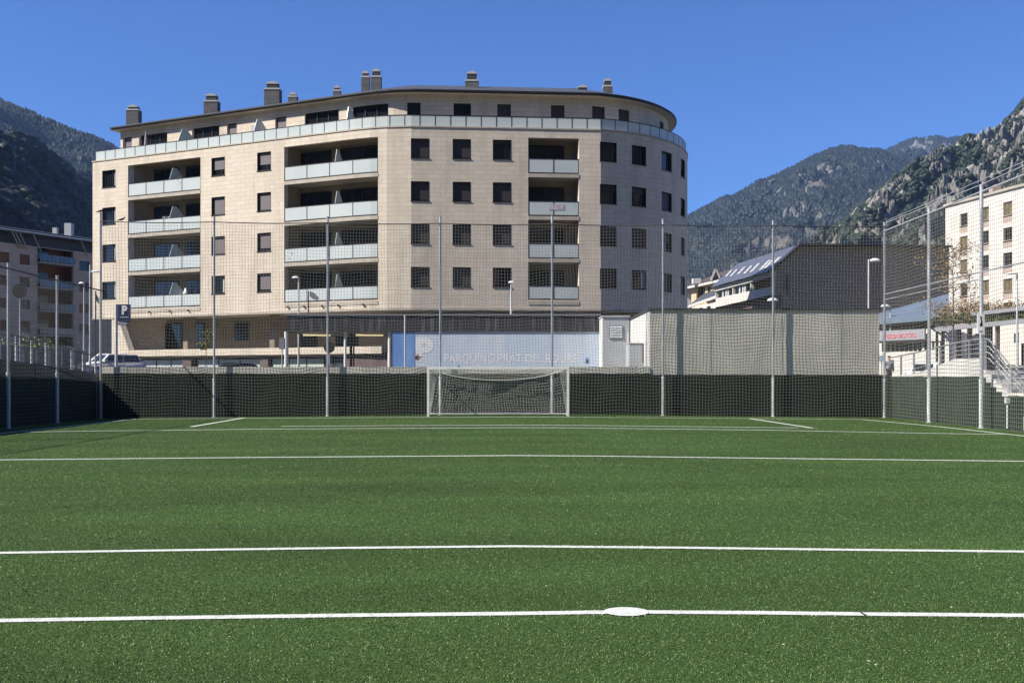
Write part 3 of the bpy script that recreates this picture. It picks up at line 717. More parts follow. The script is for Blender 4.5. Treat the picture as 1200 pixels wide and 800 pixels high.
for ci,(a,b_,kd) in enumerate(WC):
    for k in range(4): window(S(a),S(b_),*zw(k),kd,k,ci)
# loggias
for li,(pa,pb,npan) in enumerate(LG):
    a,b_=S(pa),S(pb); dpt=-1.55; top=EL[4]+2.55; L=b_-a
    # lining
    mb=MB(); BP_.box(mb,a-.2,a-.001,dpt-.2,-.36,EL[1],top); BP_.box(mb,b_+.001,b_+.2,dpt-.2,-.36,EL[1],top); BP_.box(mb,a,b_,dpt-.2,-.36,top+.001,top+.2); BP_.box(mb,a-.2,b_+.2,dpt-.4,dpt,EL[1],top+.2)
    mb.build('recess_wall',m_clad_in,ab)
    for k in range(4):
        fz=EL[1+k]
        bal_o=.0 
        mb=MB(); BP_.box(mb,a+.002,b_-.002,dpt+.002,.03,fz-.24,fz+.02); bal=mb.build('balcony',m_slab,ab)
        z0g,z1g=(fz+.12,fz+1.05)
        if k==0: z0g=fz+.20
        # rails & posts
        mb=MB(); BP_.box(mb,a+.01,b_-.01,-.06,-.01,z1g,z1g+.045); BP_.box(mb,a+.01,b_-.01,-.055,-.014,z0g-.07,z0g-.008)
        nP={3:4,4:4,2:2}[npan]
        for i in range(nP+1):
            s_=a+.03+(L-.06)*i/nP; BP_.box(mb,max(a+.01,s_-.028),min(b_-.01,s_+.028),-.08,-.012,fz+.02,z1g-.002)
        mb.build('railing',m_frame,bal)
        for i in range(nP):
            s0=a+.03+(L-.06)*i/nP+.02; s1=a+.03+(L-.06)*(i+1)/nP-.02
            mb=MB(); BP_.box(mb,s0,s1,-.045,-.025,z0g,z1g-.005); mb.build('glass_panel',m_frost,bal)
        # doors behind
        segs=[(.01,.37),(.48,.985)] if npan!=2 else [(.03,.80)]
        for q0,q1 in segs:
            mb=MB(); s0,s1=a+L*q0,a+L*q1
            BP_.box(mb,s0,s1,dpt+.005,dpt+.07,fz+.03,fz+2.35); dr=mb.build('balcony_door',m_frame,bal)
            for h in (0,1):
                mb=MB(); BP_.box(mb,s0+.06+(s1-s0)*.5*h,s0-.04+(s1-s0)*.5*(h+1),dpt+.072,dpt+.085,fz+.1,fz+2.27); mb.build('pane',m_pane,dr)
        if npan!=2:
            c=a+L*.545; mb=MB()
            q=[(-.12,fz+1.0),(-.36,fz+2.05),(-.62,fz+2.05),(-1.25,fz+1.0),(-1.25,fz+.05),(-.12,fz+.05)]
            A=[BP_.at(c,o,z) for o,z in q]; B=[BP_.at(c+.03,o,z) for o,z in q]
            mb.poly(A); mb.poly(B[::-1])
            for i in range(6): j=(i+1)%6; mb.poly([A[i],A[j],B[j],B[i]])
            mb.build('divider_screen',m_frost,bal)
# attic
AO=-1.5
mb=MB(); BP_.box(mb,.001,BP_.L-.001,-.36,-7.0,19.0,19.12); 
BP_.wall(mb,0.0,BP_.L,19.13,21.9,[],.3,AO) if False else None
mb.build('terrace_floor',m_slab,ab)
ATW=[(144,154.5,1),(163,196,0),(225,257,0),(266,277.5,1),(322.5,335.5,1),(357,397,0),(413,455,0),(477,493,0),(531.5,552,0),(582.8,598.7,1),(645.7,661.8,1),(694,709,1),(725,738,1),(773,778,1)]
sA=lambda px: BP_.s(px,AO)
holesA=[]
for a,b_,kd in ATW: holesA.append((sA(a),sA(b_),19.95 if kd else 19.2,21.35))
mb=MB(); BP_.wall(mb,.0,BP_.L,19.125,21.9,holesA,.3,AO); mb.build('attic_wall',m_clad,ab)
for (a,b_,z0,z1),(p0,p1,kd) in zip(holesA,ATW):
    mb=MB(); o=AO-.2
    BP_.box(mb,a,a+.06,o,o+.08,z0,z1); BP_.box(mb,b_-.06,b_,o,o+.08,z0,z1); BP_.box(mb,a+.06,b_-.06,o,o+.08,z1-.06,z1)
    nn=max(1,round((b_-a)/1.1))
    for i in range(1,nn): s_=a+(b_-a)*i/nn; BP_.box(mb,s_-.03,s_+.03,o,o+.07,z0,z1-.06)
    w_=mb.build('window',m_frame,ab)
    mb=MB(); BP_.box(mb,a+.06,b_-.06,o-.02,o-.002,z0,z1-.06); mb.build('pane',m_pane,w_)
    if kd: mb=MB(); BP_.box(mb,a+.06,b_-.06,o+.01,o+.05,z0+.3,z1-.06); mb.build('shutter',m_shutter_dark if p0>480 else m_shutter,w_)
# attic balustrade
s_end=S(803.3)+6
rl_=MB(); BP_.box(rl_,.05,s_end,-.17,-.12,20.06,20.11); BP_.box(rl_,.05,s_end,-.17,-.12,19.30,19.335)
nP=int(s_end/1.08)
for i in range(nP+1):
    s_=.07+(s_end-.1)*i/nP; BP_.box(rl_,s_-.024,s_+.024,-.168,-.122,19.12,20.058)
rail=rl_.build('balustrade',m_frame,ab)
for i in range(nP):
    s0=.07+(s_end-.1)*i/nP+.025; s1=.07+(s_end-.1)*(i+1)/nP-.025
    mb=MB(); BP_.box(mb,s0,s1,-.155,-.135,19.345,20.055); mb.build('glass_panel',m_frost,rail)
for px in (203,293,403):
    c=S(px)+.0; q=[(-.25,20.0),(-.55,21.1),(-.85,21.1),(-1.4,20.4),(-1.4,19.15),(-.25,19.15)]; mb=MB()
    A=[BP_.at(c,o,z) for o,z in q]; B=[BP_.at(c+.03,o,z) for o,z in q]; mb.poly(A); mb.poly(B[::-1])
    for i in range(6): j=(i+1)%6; mb.poly([A[i],A[j],B[j],B[i]])
    mb.build('divider_screen',m_frost,ab)
# roof
mb=MB(); n_=len(BP_.p)-1
def ring(o,z): return [Vector((BP_.p[i].x+BP_.m[i].x*o,BP_.p[i].y+BP_.m[i].y*o,z)) for i in range(n_)]
R=[ring(-2.2,21.9),ring(-.95,21.92),ring(-.92,22.14),ring(-1.0,22.2),ring(-6.0,23.85)]
for A,B in zip(R[:-1],R[1:]):
    for i in range(n_):
        j=(i+1)%n_; mb.poly([A[i],A[j],B[j],B[i]],mi=0 if A is R[0] else 1)
mb.poly(R[-1],mi=1)
roof=mb.build('roof',[m_soffit,m_roofslate],ab)
mb=MB(); BP_.box(mb,0.2,s_end,-.98,-.84,22.02,22.10); mb.build('gutter',m_frame,ab)
CH=[(157,148,131,125,17),(248.5,136,121,112,19),(320,124,107,98,21),(343.5,119,115,110,12),(395,111,108,102,10),(428.5,109,92,85,11),(441,109,92,83,14),(553,108,97,86,18),(682.5,112,111,102,17),(712,118,103,94,13)]
for px,pb,pm,pt,wpx in CH:
    d,s_=BP_.hit(px); d+=4.2; X=PX(px,d); w_=wpx*d/F0/2*.84; zb=21.9; zm=PZ(pm,d); zt=PZ(pt,d)
    mb=MB(); mb.box(X-w_,X+w_,d-w_*.8,d+w_*.8,zb,zm); c_=mb.build('chimney',m_chim,roof)
    mb=MB(); mb.box(X-w_*1.06,X+w_*1.06,d-w_*.86,d+w_*.86,zm+.002,zm+.12); mb.box(X-w_*.78,X+w_*.78,d-w_*.62,d+w_*.62,zt-.12,zt-.02)
    mb.prism([(X-w_*.78,d-w_*.62,zt-.018),(X+w_*.78,d-w_*.62,zt-.018),(X,d-w_*.62,zt+.1)],(0,w_*1.24,0))
    # caps on their own mesh would be a third level below the roof; kept in the chimney's own slot
    mb2=MB(); mb2.box(X-w_*.72,X+w_*.72,d-w_*.56,d+w_*.56,zm+.125,zt-.125)
    for me_,mt_ in ((mb,m_chim_cap),(mb2,m_chim_dark)):
        bm=bmesh.new(); bm.from_mesh(c_.data); base=len(c_.data.materials); c_.data.materials.append(mt_)
        m2=me_.mesh('t',mt_); m2.transform(Matrix.Translation(-ORIG[c_.name])); nf=len(bm.faces); bm.from_mesh(m2); bm.faces.ensure_lookup_table()
        for f_ in bm.faces[nf:]: f_.material_index=base
        bm.to_mesh(c_.data); bm.free()
# ground floor
zg=.9
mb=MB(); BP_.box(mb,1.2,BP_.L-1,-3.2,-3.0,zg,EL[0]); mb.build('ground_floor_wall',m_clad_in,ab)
mb=MB(); BP_.box(mb,.01,BP_.L-.01,-3.0,-.41,EL[0]-.14,EL[0]-.02); mb.build('soffit',m_soffit,ab)
# slanted stone pier at the left end
q=[(S(130.5),EL[0]-.17),(S(138),EL[0]-.17),(S(150.5),3.86),(S(151),zg),(S(130.5),zg)]
mb=MB(); A=[BP_.at(s_,-.02,z) for s_,z in q]; B=[BP_.at(s_,-.34,z) for s_,z in q]
mb.poly(A,q); mb.poly(B[::-1],q[::-1])
for i in range(5): j=(i+1)%5; mb.poly([A[i],B[i],B[j],A[j]],[(0,q[i][1]),(1,q[i][1]),(1,q[j][1]),(0,q[j][1])])
BP_.box(mb,S(130.5),S(133),-2.98,-.345,zg,EL[0]-.17); mb.build('stone_pier',m_clad,ab)
# terrace band and shopfront
mb=MB(); s0,s1=S(151),S(447)
BP_.box(mb,s0+.01,s1,-.35,-.02,3.36,3.86); mb.build('terrace_band',m_clad,ab)
mb=MB(); BP_.box(mb,s0+.01,s1,-3.0,-.36,3.2,3.36); mb.build('terrace_slab',m_slab,ab)
for pa,pb in ((176,200),(212,222),(228,244),(262,276)):
    pass
for pa,pb in ((155,175),(181,214),(224,240),(276,292),(352,372),(394,420)):
    a,b_=BP_.s(pa,-3),BP_.s(pb,-3); z0,z1=(3.4,6.1) if pb-pa<19 or True else (4,5)
    if pa==276: z0,z1=4.6,6.0
    mb=MB(); BP_.box(mb,a,b_,-2.995,-2.93,z0,z1); w_=mb.build('window',m_frame,ab)
    mb=MB(); BP_.box(mb,a+.08,b_-.08,-2.928,-2.915,z0+.08,z1-.08); mb.build('pane',m_pane,w_)
for px in (219,320,560,640,700,735,765):
    s_=BP_.s(px,-1.5); mb=MB(); BP_.box(mb,s_-.25,s_+.25,-1.9,-1.4,zg if px>450 else 3.37,EL[0]-.15); mb.build('column',m_clad_in,ab)
for pa,pb,mt in ((155,208,m_frost),(222,299,m_frost),(311,374,m_frost_green)):
    mb=MB(); BP_.box(mb,S(pa),S(pb),-.62,-.58,zg,3.05); sf=mb.build('shop_window',mt,ab)
    mb=MB(); BP_.box(mb,S(pa),S(pb),-.64,-.55,3.052,3.19)
    for i in range(4): s_=S(pa)+(S(pb)-S(pa))*i/3; BP_.box(mb,s_-.03,s_+.03,-.66,-.545,zg,3.05)
    mb.build('frame',m_frame,sf)
for pa,pb in ((208.5,218.5),(300,310),(399,458)):
    mb=MB(); BP_.box(mb,S(pa)+.01,S(pb)-.01,-.9,-.3,zg,3.19 if pb<400 else 3.34); mb.build('cladding_pillar',m_purple,ab)
mb=MB(); BP_.box(mb,S(375),S(398),-.66,-.56,zg,3.19); dr=mb.build('door',m_frame,ab)
for pa,pb in ((377,384),(388,396)):
    mb=MB(); BP_.box(mb,S(pa),S(pb),-.555,-.54,zg+.2,3.05); mb.build('pane',m_pane_blue,dr)
for px in (176.5,200.5,222,338,357,378,397,426):
    s_=S(px); mb=MB(); BP_.box(mb,s_-.05,s_+.05,.0,.14,EL[0]+.22,EL[0]+.34); mb.build('spotlight',m_frame,ab)

# air conditioner like units on the attic terrace
def onpath(px,o,z): return BP_.at(BP_.s(px,o),o,z)
def potted(px,o,z,label,h=.55):
    q=onpath(px,o,z); t=thing('potted_plant',label,'plant',q); mb=MB(); mb.tube([q,q+Vector((0,0,.28))],[.13,.17],12); mb.build('pot',m_purple,t)
    pts=rng.normal(0,1,(260,3))*np.array([.2,.2,.17])+np.array(q)+np.array([0,0,.3+h*.6]); place('foliage',leaves_mesh('foliage',pts,.06,m_leaf_green),t)
potted(214,-.5,16.07,'leafy potted plant on the top left balcony',.9)
potted(346,-.5,10.07,'potted plant at the left end of a wing balcony',.8)
potted(672,-.5,13.07,'potted plant in the right corner of the front balcony stack',.8)
potted(262,-.7,19.13,'potted plant on the roof terrace above the wing',.9)
q=onpath(171,-.7,19.13); t=thing('folded_parasol','closed pale parasol standing on the roof terrace','parasol',q); mb=MB(); mb.tube([q,q+Vector((0,0,2.3))],.02,8); mb.build('pole',m_steel,t)
mb=MB(); mb.tube([q+Vector((0,0,.75)),q+Vector((0,0,1.0)),q+Vector((0,0,1.6)),q+Vector((0,0,2.25))],[.17,.14,.11,.03],10); mb.build('canopy',M('parasol_fabric',(.33,.30,.34),.8,.2),t); mb=MB(); mb.tube([q,q+Vector((0,0,.06))],.22,14); mb.build('base',m_frame,t)
q=onpath(300.5,-.9,19.13); t=thing('air_conditioner','white air conditioning unit on a stand on the roof terrace','air conditioner',q); mb=MB(); mb.box(q.x-.35,q.x+.35,q.y-.15,q.y+.15,q.z+1.0,q.z+1.6); mb.build('housing',m_signwhite,t); mb=MB(); mb.tube([(q.x+.08,q.y-.152,q.z+1.3),(q.x+.08,q.y-.17,q.z+1.3)],.22,16); mb.build('fan_grille',m_grate,t); mb=MB()
for sx in (-.3,.3): mb.box(q.x+sx-.02,q.x+sx+.02,q.y-.1,q.y+.1,q.z,q.z+.998)
mb.build('stand',m_frame,t)
s0_=BP_.s(643,-.12); s1_=BP_.s(661,-.12)
t=thing('hung_towel','pink towel hanging behind the front balcony glass','towel',BP_.at(s0_,-.2,14.1)); mb=MB(); BP_.box(mb,s0_,s1_,-.022,-.008,13.52,13.92); mb.build('fabric',M('pink_towel',(.46,.33,.38),.8,.2,(.5,.56,.6),5,contrast=(.4,.6)),t)
q=onpath(196,-.5,13.07); t=thing('clothes_airer','clothes airer with pale laundry on a left balcony','airer',q); mb=MB()
for k in range(4): mb.box(q.x-.3+.17*k,q.x-.2+.17*k,q.y-.02,q.y+.02,q.z+.75,q.z+1.25-.06*(k%2))
mb.build('laundry',m_signwhite,t); mb=MB(); mb.tube([q+Vector((-.38,0,1.27)),q+Vector((.42,0,1.27))],.012,6); mb.tube([q+Vector((-.38,0,1.27)),q+Vector((-.3,0,0))],.012,6); mb.tube([q+Vector((.42,0,1.27)),q+Vector((.35,0,0))],.012,6); mb.build('frame',m_steel,t)
q=onpath(218,-.7,7.07); t=thing('balcony_cover','pale covered chair on the lowest left balcony','chair',q); mb=MB(); mb.tube([q,q+Vector((0,0,.6)),q+Vector((0,0,1.2)),q+Vector((0,0,1.6))],[.38,.36,.25,.08],12); mb.build('cover',m_frost_green,t)
# ================================================================== CAR PARK KIOSK (blue wall)
KD=56.0
kx0,kx1=PX(331,KD-1),PX(704,KD); kz=PZ(388.5,KD); kt=PZ(370,KD)
kb=thing('car_park_entrance','flat roofed car park entrance with a blue wall and dark stained fascia','building',(-3,KD,.95))
bx0=PX(460,KD)
mb=MB(); mb.box(bx0,kx1,KD,KD+.3,.9,kz); mb.build('wall',m_blue,kb)
mb=MB(); mb.box(bx0,bx0+.03,KD-.012,KD+.31,.9,kz); mb.box(PX(461,KD),PX(486,KD),KD-.012,KD-.002,.9,kz-.002); mb.build('blue_panel',m_blue2,kb)
mb=MB(); mb.box(kx0,kx1,KD-.06,KD-.001,kz+.002,kt); mb.box(kx0,kx0+.2,KD,KD+6,kz+.002,kt); mb.build('fascia',m_fascia,kb)
mb=MB(); mb.box(kx0+.2,kx1,KD+.002,KD+6,kz+.004,kz+.25); mb.build('roof',m_soffit,kb)
mb=MB(); mb.box(kx0-.04,kx1,KD-.12,KD+.02,kt+.002,kt+.09); mb.build('roof_edge',m_grate,kb)
for px,w_ in ((335.5,.11),(404.5,.07),(456.5,.10)):
    X=PX(px,KD+.15); mb=MB(); mb.tube([(X,KD+.15,.9),(X,KD+.15,kz+.003)],w_,12); mb.build('column',m_white,kb)
mb=MB(); X=PX(411,KD+2); mb.box(X-.07,X+.07,KD+2,KD+2.15,.9,kz); X=PX(414,KD+2); mb.box(X-.02,X+.05,KD+2,KD+2.15,.9,kz); mb.build('door_frame',m_frame,kb)
for a,b_ in ((355,387),(417,449)):
    mb=MB(); mb.tube([(PX(a,KD+2),KD+2,kz-.1),(PX(b_,KD+2),KD+2,kz-.12)],.045,8); mb.build('tube_light',m_lampglow,kb)
def text_mesh(body,size,extr,loc,mat,parent,name,width=None,offset=0,rot=0,label=None,height=None):
    c=bpy.data.curves.new(name,'FONT'); c.body=body; c.size=size; c.extrude=extr; c.offset=offset
    o=bpy.data.objects.new('tmp_text',c); COL.objects.link(o); bpy.context.view_layer.update()
    me=bpy.data.meshes.new_from_object(o.evaluated_get(bpy.context.evaluated_depsgraph_get())); COL.objects.unlink(o); bpy.data.objects.remove(o)
    v=np.array([q.co[:] for q in me.vertices]); x0,x1=v[:,0].min(),v[:,0].max(); y0,y1=v[:,1].min(),v[:,1].max()
    sx=(width/(x1-x0)) if width else 1; sy=(height/(y1-y0)) if height else sx
    T=Matrix.Translation(Vector(loc))@Matrix.Rotation(rot,4,'Z')@Matrix.Rotation(math.pi/2,4,'X')@Matrix.Diagonal((sx,sy,1,1))@Matrix.Translation((-x0,-y0,0))
    me.transform(T); me.materials.clear(); me.materials.append(mat)
    return place(name,me,parent,label)
text_mesh('P',1,.002,(PX(487.5,KD),KD-.004,PZ(424,KD)),m_bluetxt,kb,'lettering',width=PX(508,KD)-PX(487.5,KD),offset=.05,height=(424-396)*KD/F0)
text_mesh('PARQUING PRAT DEL ROURE',1,.002,(PX(521,KD),KD-.004,PZ(427,KD)),m_bluetxt,kb,'lettering',width=PX(677,KD)-PX(521,KD),offset=.012,height=(427-415)*KD/F0)
# graffiti
mb=MB(); cx,cz=PX(488,KD),PZ(419,KD)
for k in range(9):
    a=random.uniform(0,6.28); r=random.uniform(.1,.28); mb.bar((cx-.5*r*math.cos(a),KD-.016,cz-.5*r*math.sin(a)),(cx+r*math.cos(a),KD-.016,cz+r*math.sin(a)),.012,.035)
mb.build('graffiti',M('rust_graffiti',(.32,.16,.14),.7,.2),kb,'small reddish graffiti scribble')
mb=MB(); cx,cz=PX(688,KD),PZ(423,KD)
for k in range(8):
    a=random.uniform(0,6.28); r=random.uniform(.08,.25); mb.bar((cx-.5*r*math.cos(a),KD-.016,cz-.5*r*math.sin(a)),(cx+r*math.cos(a)*.8,KD-.016,cz+r*math.sin(a)),.012,.03)
mb.build('graffiti',m_blue2,kb,'small dark blue graffiti scribble')
# thin pole in front
tp=thing('thin_pole','thin white pole in front of the left end of the blue wall','pole',(PX(474.5,55),55,.95)); mb=MB(); X=PX(474.5,55); mb.tube([(X,55,.95),(X,55,PZ(369,55))],.04,8); mb.build('shaft',m_steel_light,tp); mb=MB(); mb.tube([(X,55,.95),(X,55,1.1)],.09,8); mb.build('base',m_steel,tp)
# stair enclosure boxes
se=thing('service_box','grey rendered service block with a louvre beside the blue wall','building',(PX(722,54.5),54.5,.95))
x0,x1=PX(706.5,54),PX(737.5,54); zt=PZ(371.5,54)
mb=MB(); mb.box(x0,x1,54,56.6,.9,zt); mb.build('wall',m_conc_grey,se)
mb=MB(); mb.box(x0-.022,x0-.003,54.01,56.6,.9,zt); mb.build('sunlit_side_tint',m_conc_white,se)  # paler sheet on the left face, sunlight put into its colour
mb=MB(); mb.box(x0-.06,x1+.04,53.94,56.66,zt+.002,zt+.08); mb.build('roof',m_chim_cap,se)
a,b_=PX(714,54),PX(730,54); z0,z1=PZ(397,54),PZ(381,54)
mb=MB(); mb.box(a,b_,53.96,53.998,z0,z1); lv=mb.build('louvre',m_grate,se)
mb=MB()
for k in range(7): zz=z0+.06+(z1-z0-.1)*k/7; mb.hexa([(a+.04,53.93,zz),(b_-.04,53.93,zz),(b_-.04,53.958,zz+.05),(a+.04,53.958,zz+.05),(a+.04,53.93,zz+.015),(b_-.04,53.93,zz+.015),(b_-.04,53.958,zz+.065),(a+.04,53.958,zz+.065)])
mb.build('slats',m_steel_light,lv)
wy=thing('white_stair_wall','bright white wall running back from the tall concrete wall, with sloping top seen in perspective','wall',(6.3,50,.95))
mb=MB(); mb.box(6.24,6.5,YB+.40,58,.9,ZT-.05); mb.build('wall',m_conc_white,wy); mb=MB(); mb.box(6.17,6.55,YB+.45,58.05,ZT-.048,ZT+.02); mb.build('coping',m_chim_dark,wy)
sb=thing('grey_cabinet','low scuffed grey box against the white stair wall','utility box',(5.9,48.5,.95))
x0,x1=PX(737.5,48.5),6.22; z1=PZ(402.5,48.5)
mb=MB(); mb.box(x0,x1,48.5,50,.9,z1); mb.build('body',m_conc_grey,sb)
mb=MB(); mb.box(x0-.02,x1,48.47,50.02,z1+.002,z1+.04); mb.build('lid',m_chim_cap,sb)
mb=MB(); mb.box(x0+.02,x0+.12,48.46,48.498,.98,1.95) ; mb.box(PX(753,48.5),PX(755.5,48.5),48.46,48.498,z1-.9,z1-.05); mb.build('hinge',m_frame,sb)
hr=thing('small_handrail','thin white hooped handrail above the grey cabinet','railing',(PX(741,50.5),50.5,3.2))
mb=MB(); mb.tube([(PX(736,50.5),50.5,.9),(PX(736,50.5),50.5,PZ(389.5,50.5)),(PX(746,50.5),50.5,PZ(389.5,50.5)),(PX(746,50.5),50.5,.9)],.025,6); mb.build('rail',m_white,hr)
# sign pole under the canopy : sign disc seen from behind
def round_sign(px,py,rpx,d,zb,label):
    X=PX(px,d); z=PZ(py,d); t=thing('road_sign',label,'road sign',(X,d,zb)); mb=MB(); mb.tube([(X,d,zb),(X,d,z+.2)],.04,8); mb.build('pole',m_steel,t)
    mb=MB(); r=rpx*d/F0; mb.tube([(X,d-.05,z),(X,d-.03,z)],r,28); mb.build('disc',m_frame,t)
round_sign(23.5,341,8.5,49,1.9,'round road sign seen from its grey back beside the left fence')
round_sign(386,407,6.5,52,.95,'round dark road sign in front of the car park entrance')
bx=thing('meter_box','grey meter cabinet beside the left canopy column','utility box',(PX(330,54.5),54.5,.95)); mb=MB(); X=PX(330,54.5); mb.box(X-.14,X+.14,54.5,54.7,PZ(409,54.5),PZ(396,54.5)); mb.build('cabinet',m_grate,bx); mb=MB(); mb.tube([(X,54.6,.95),(X,54.6,PZ(409,54.5))],.03,8); mb.build('stand',m_steel,bx)

# ================================================================== LAMPS
def lamp(px,ptop,d,hx0,hx1,hy,zb,label,r=.055,dome=True):
    X=PX(px,d); zt=PZ(ptop,d); t=thing('street_lamp',label,'street lamp',(X,d,zb),'street lamps round the pitch')
    mb=MB(); mb.tube([(X,d,zb),(X,d,zb+1.2),(X,d,zt)],[r*1.35,r*1.2,r*.8],10); mb.build('pole',m_steel_light,t)
    a,b_=PX(hx0,d),PX(hx1,d); z=PZ(hy,d); cx=(a+b_)/2; w_=(b_-a)/2
    mb=MB(); mb.tube([(X,d,zt-.05),(X,d,z+.02),(cx,d,z+.06)],r*.6,6); mb.build('arm',m_steel_light,t)
    mb=MB(); K=12
    prof=[(0,.16),(.45,.15),(.8,.09),(1,.0),(.9,-.05),(0,-.07)] if dome else [(0,.07),(.8,.06),(1,.0),(.9,-.04),(0,-.05)]
    rings=[[Vector((cx+q*w_*math.cos(2*math.pi*k/K),d+q*w_*.6*math.sin(2*math.pi*k/K),z+h*min(1,w_/.35))) for k in range(K)] for q,h in prof]
    for A,B in zip(rings[:-1],rings[1:]):
        for k in range(K): j=(k+1)%K; mb.poly([A[k],A[j],B[j],B[k]])
    mb.build('lamp_head',m_signwhite,t,smooth=True)
    mb=MB(); mb.tube([(X,d,zb),(X,d,zb+.05)],r*2.6,10); mb.build('base',m_steel,t)
lamp(350,326,62,342,350.5,325.5,.95,'white-headed street lamp just left of the car park canopy')
lamp(599,333,62,595.5,603.5,331,4.9,'short lamp with a white dome standing over the blue wall roof')
lamp(1018,304,58,1019,1032,305.5,.95,'street lamp with a dome head behind the tall concrete wall')
lamp(1043.3,362,75,1032,1043,359,1.2,'small street lamp in front of the red lettered showroom')
lamp(906.5,345,59,899,912,352,.95,'lamp half hidden behind a fence post over the concrete wall')
lamp(1192,322,56,1180,1192,320.5,2.0,'white street lamp in front of the pergola at the right edge',dome=False)
lamp(98.5,333,62,92,99,332,1.7,'street lamp with a white head left of the long building')
lamp(105.5,310,66,106.5,117.5,318.5,1.7,'taller pole with a pale flat lamp arm at the long building corner',dome=False)
for (px,p0,p1,q,lab,zb) in ((112,341,372,[(112,343),(114,347),(118.5,352),(118,359),(114,354),(112,351)],'drooping grey flag on a thin pole at the left corner of the block',1.7),(361.5,341,365,[(363,341),(368,343),(374,349),(372,352),(366,350),(363,347)],'drooping grey flag on a thin pole above the canopy',4.9)):
    d=59; t=thing('flag',lab,'flag',(PX(px,d),d,zb)); mb=MB(); mb.tube([(PX(px,d),d,zb),(PX(px,d),d,PZ(p0,d))],.035,8); mb.build('pole',m_frame,t)
    A=[]; mb=MB(); mb.prism([P(a,b_,d) for a,b_ in q],(0,.03,0)); mb.build('cloth',m_grate,t)
# parking sign
ps=thing('parking_sign','tall navy parking sign with a white P beside the white car','sign',(PX(136,57),57,1.6))
X=PX(136.3,57); mb=MB(); mb.tube([(X,57,1.5),(X,57,PZ(356.5,57))],.08,10); mb.build('pole',m_steel_light,ps)
mb=MB(); mb.box(PX(138.6,57),PX(152.8,57),56.95,57.06,PZ(377,57),PZ(356.5,57)); mb.box(PX(138.6,57),PX(150,57),56.95,57.05,PZ(380.7,57),PZ(377.6,57)); mb.build('panel',m_navy,ps)
text_mesh('P',1,.006,(PX(143.2,57),56.94,PZ(368.5,57)),m_signwhite,ps,'lettering',width=PX(149.6,57)-PX(143.2,57),offset=.05,height=10.5*57/F0)
mb=MB(); mb.box(PX(141,57),PX(151.5,57),56.935,56.948,PZ(372.4,57),PZ(371,57)); mb.box(PX(139.6,57),PX(149.5,57),56.935,56.948,PZ(380.2,57),PZ(378,57)); mb.build('text_strip',m_signgrey,ps)

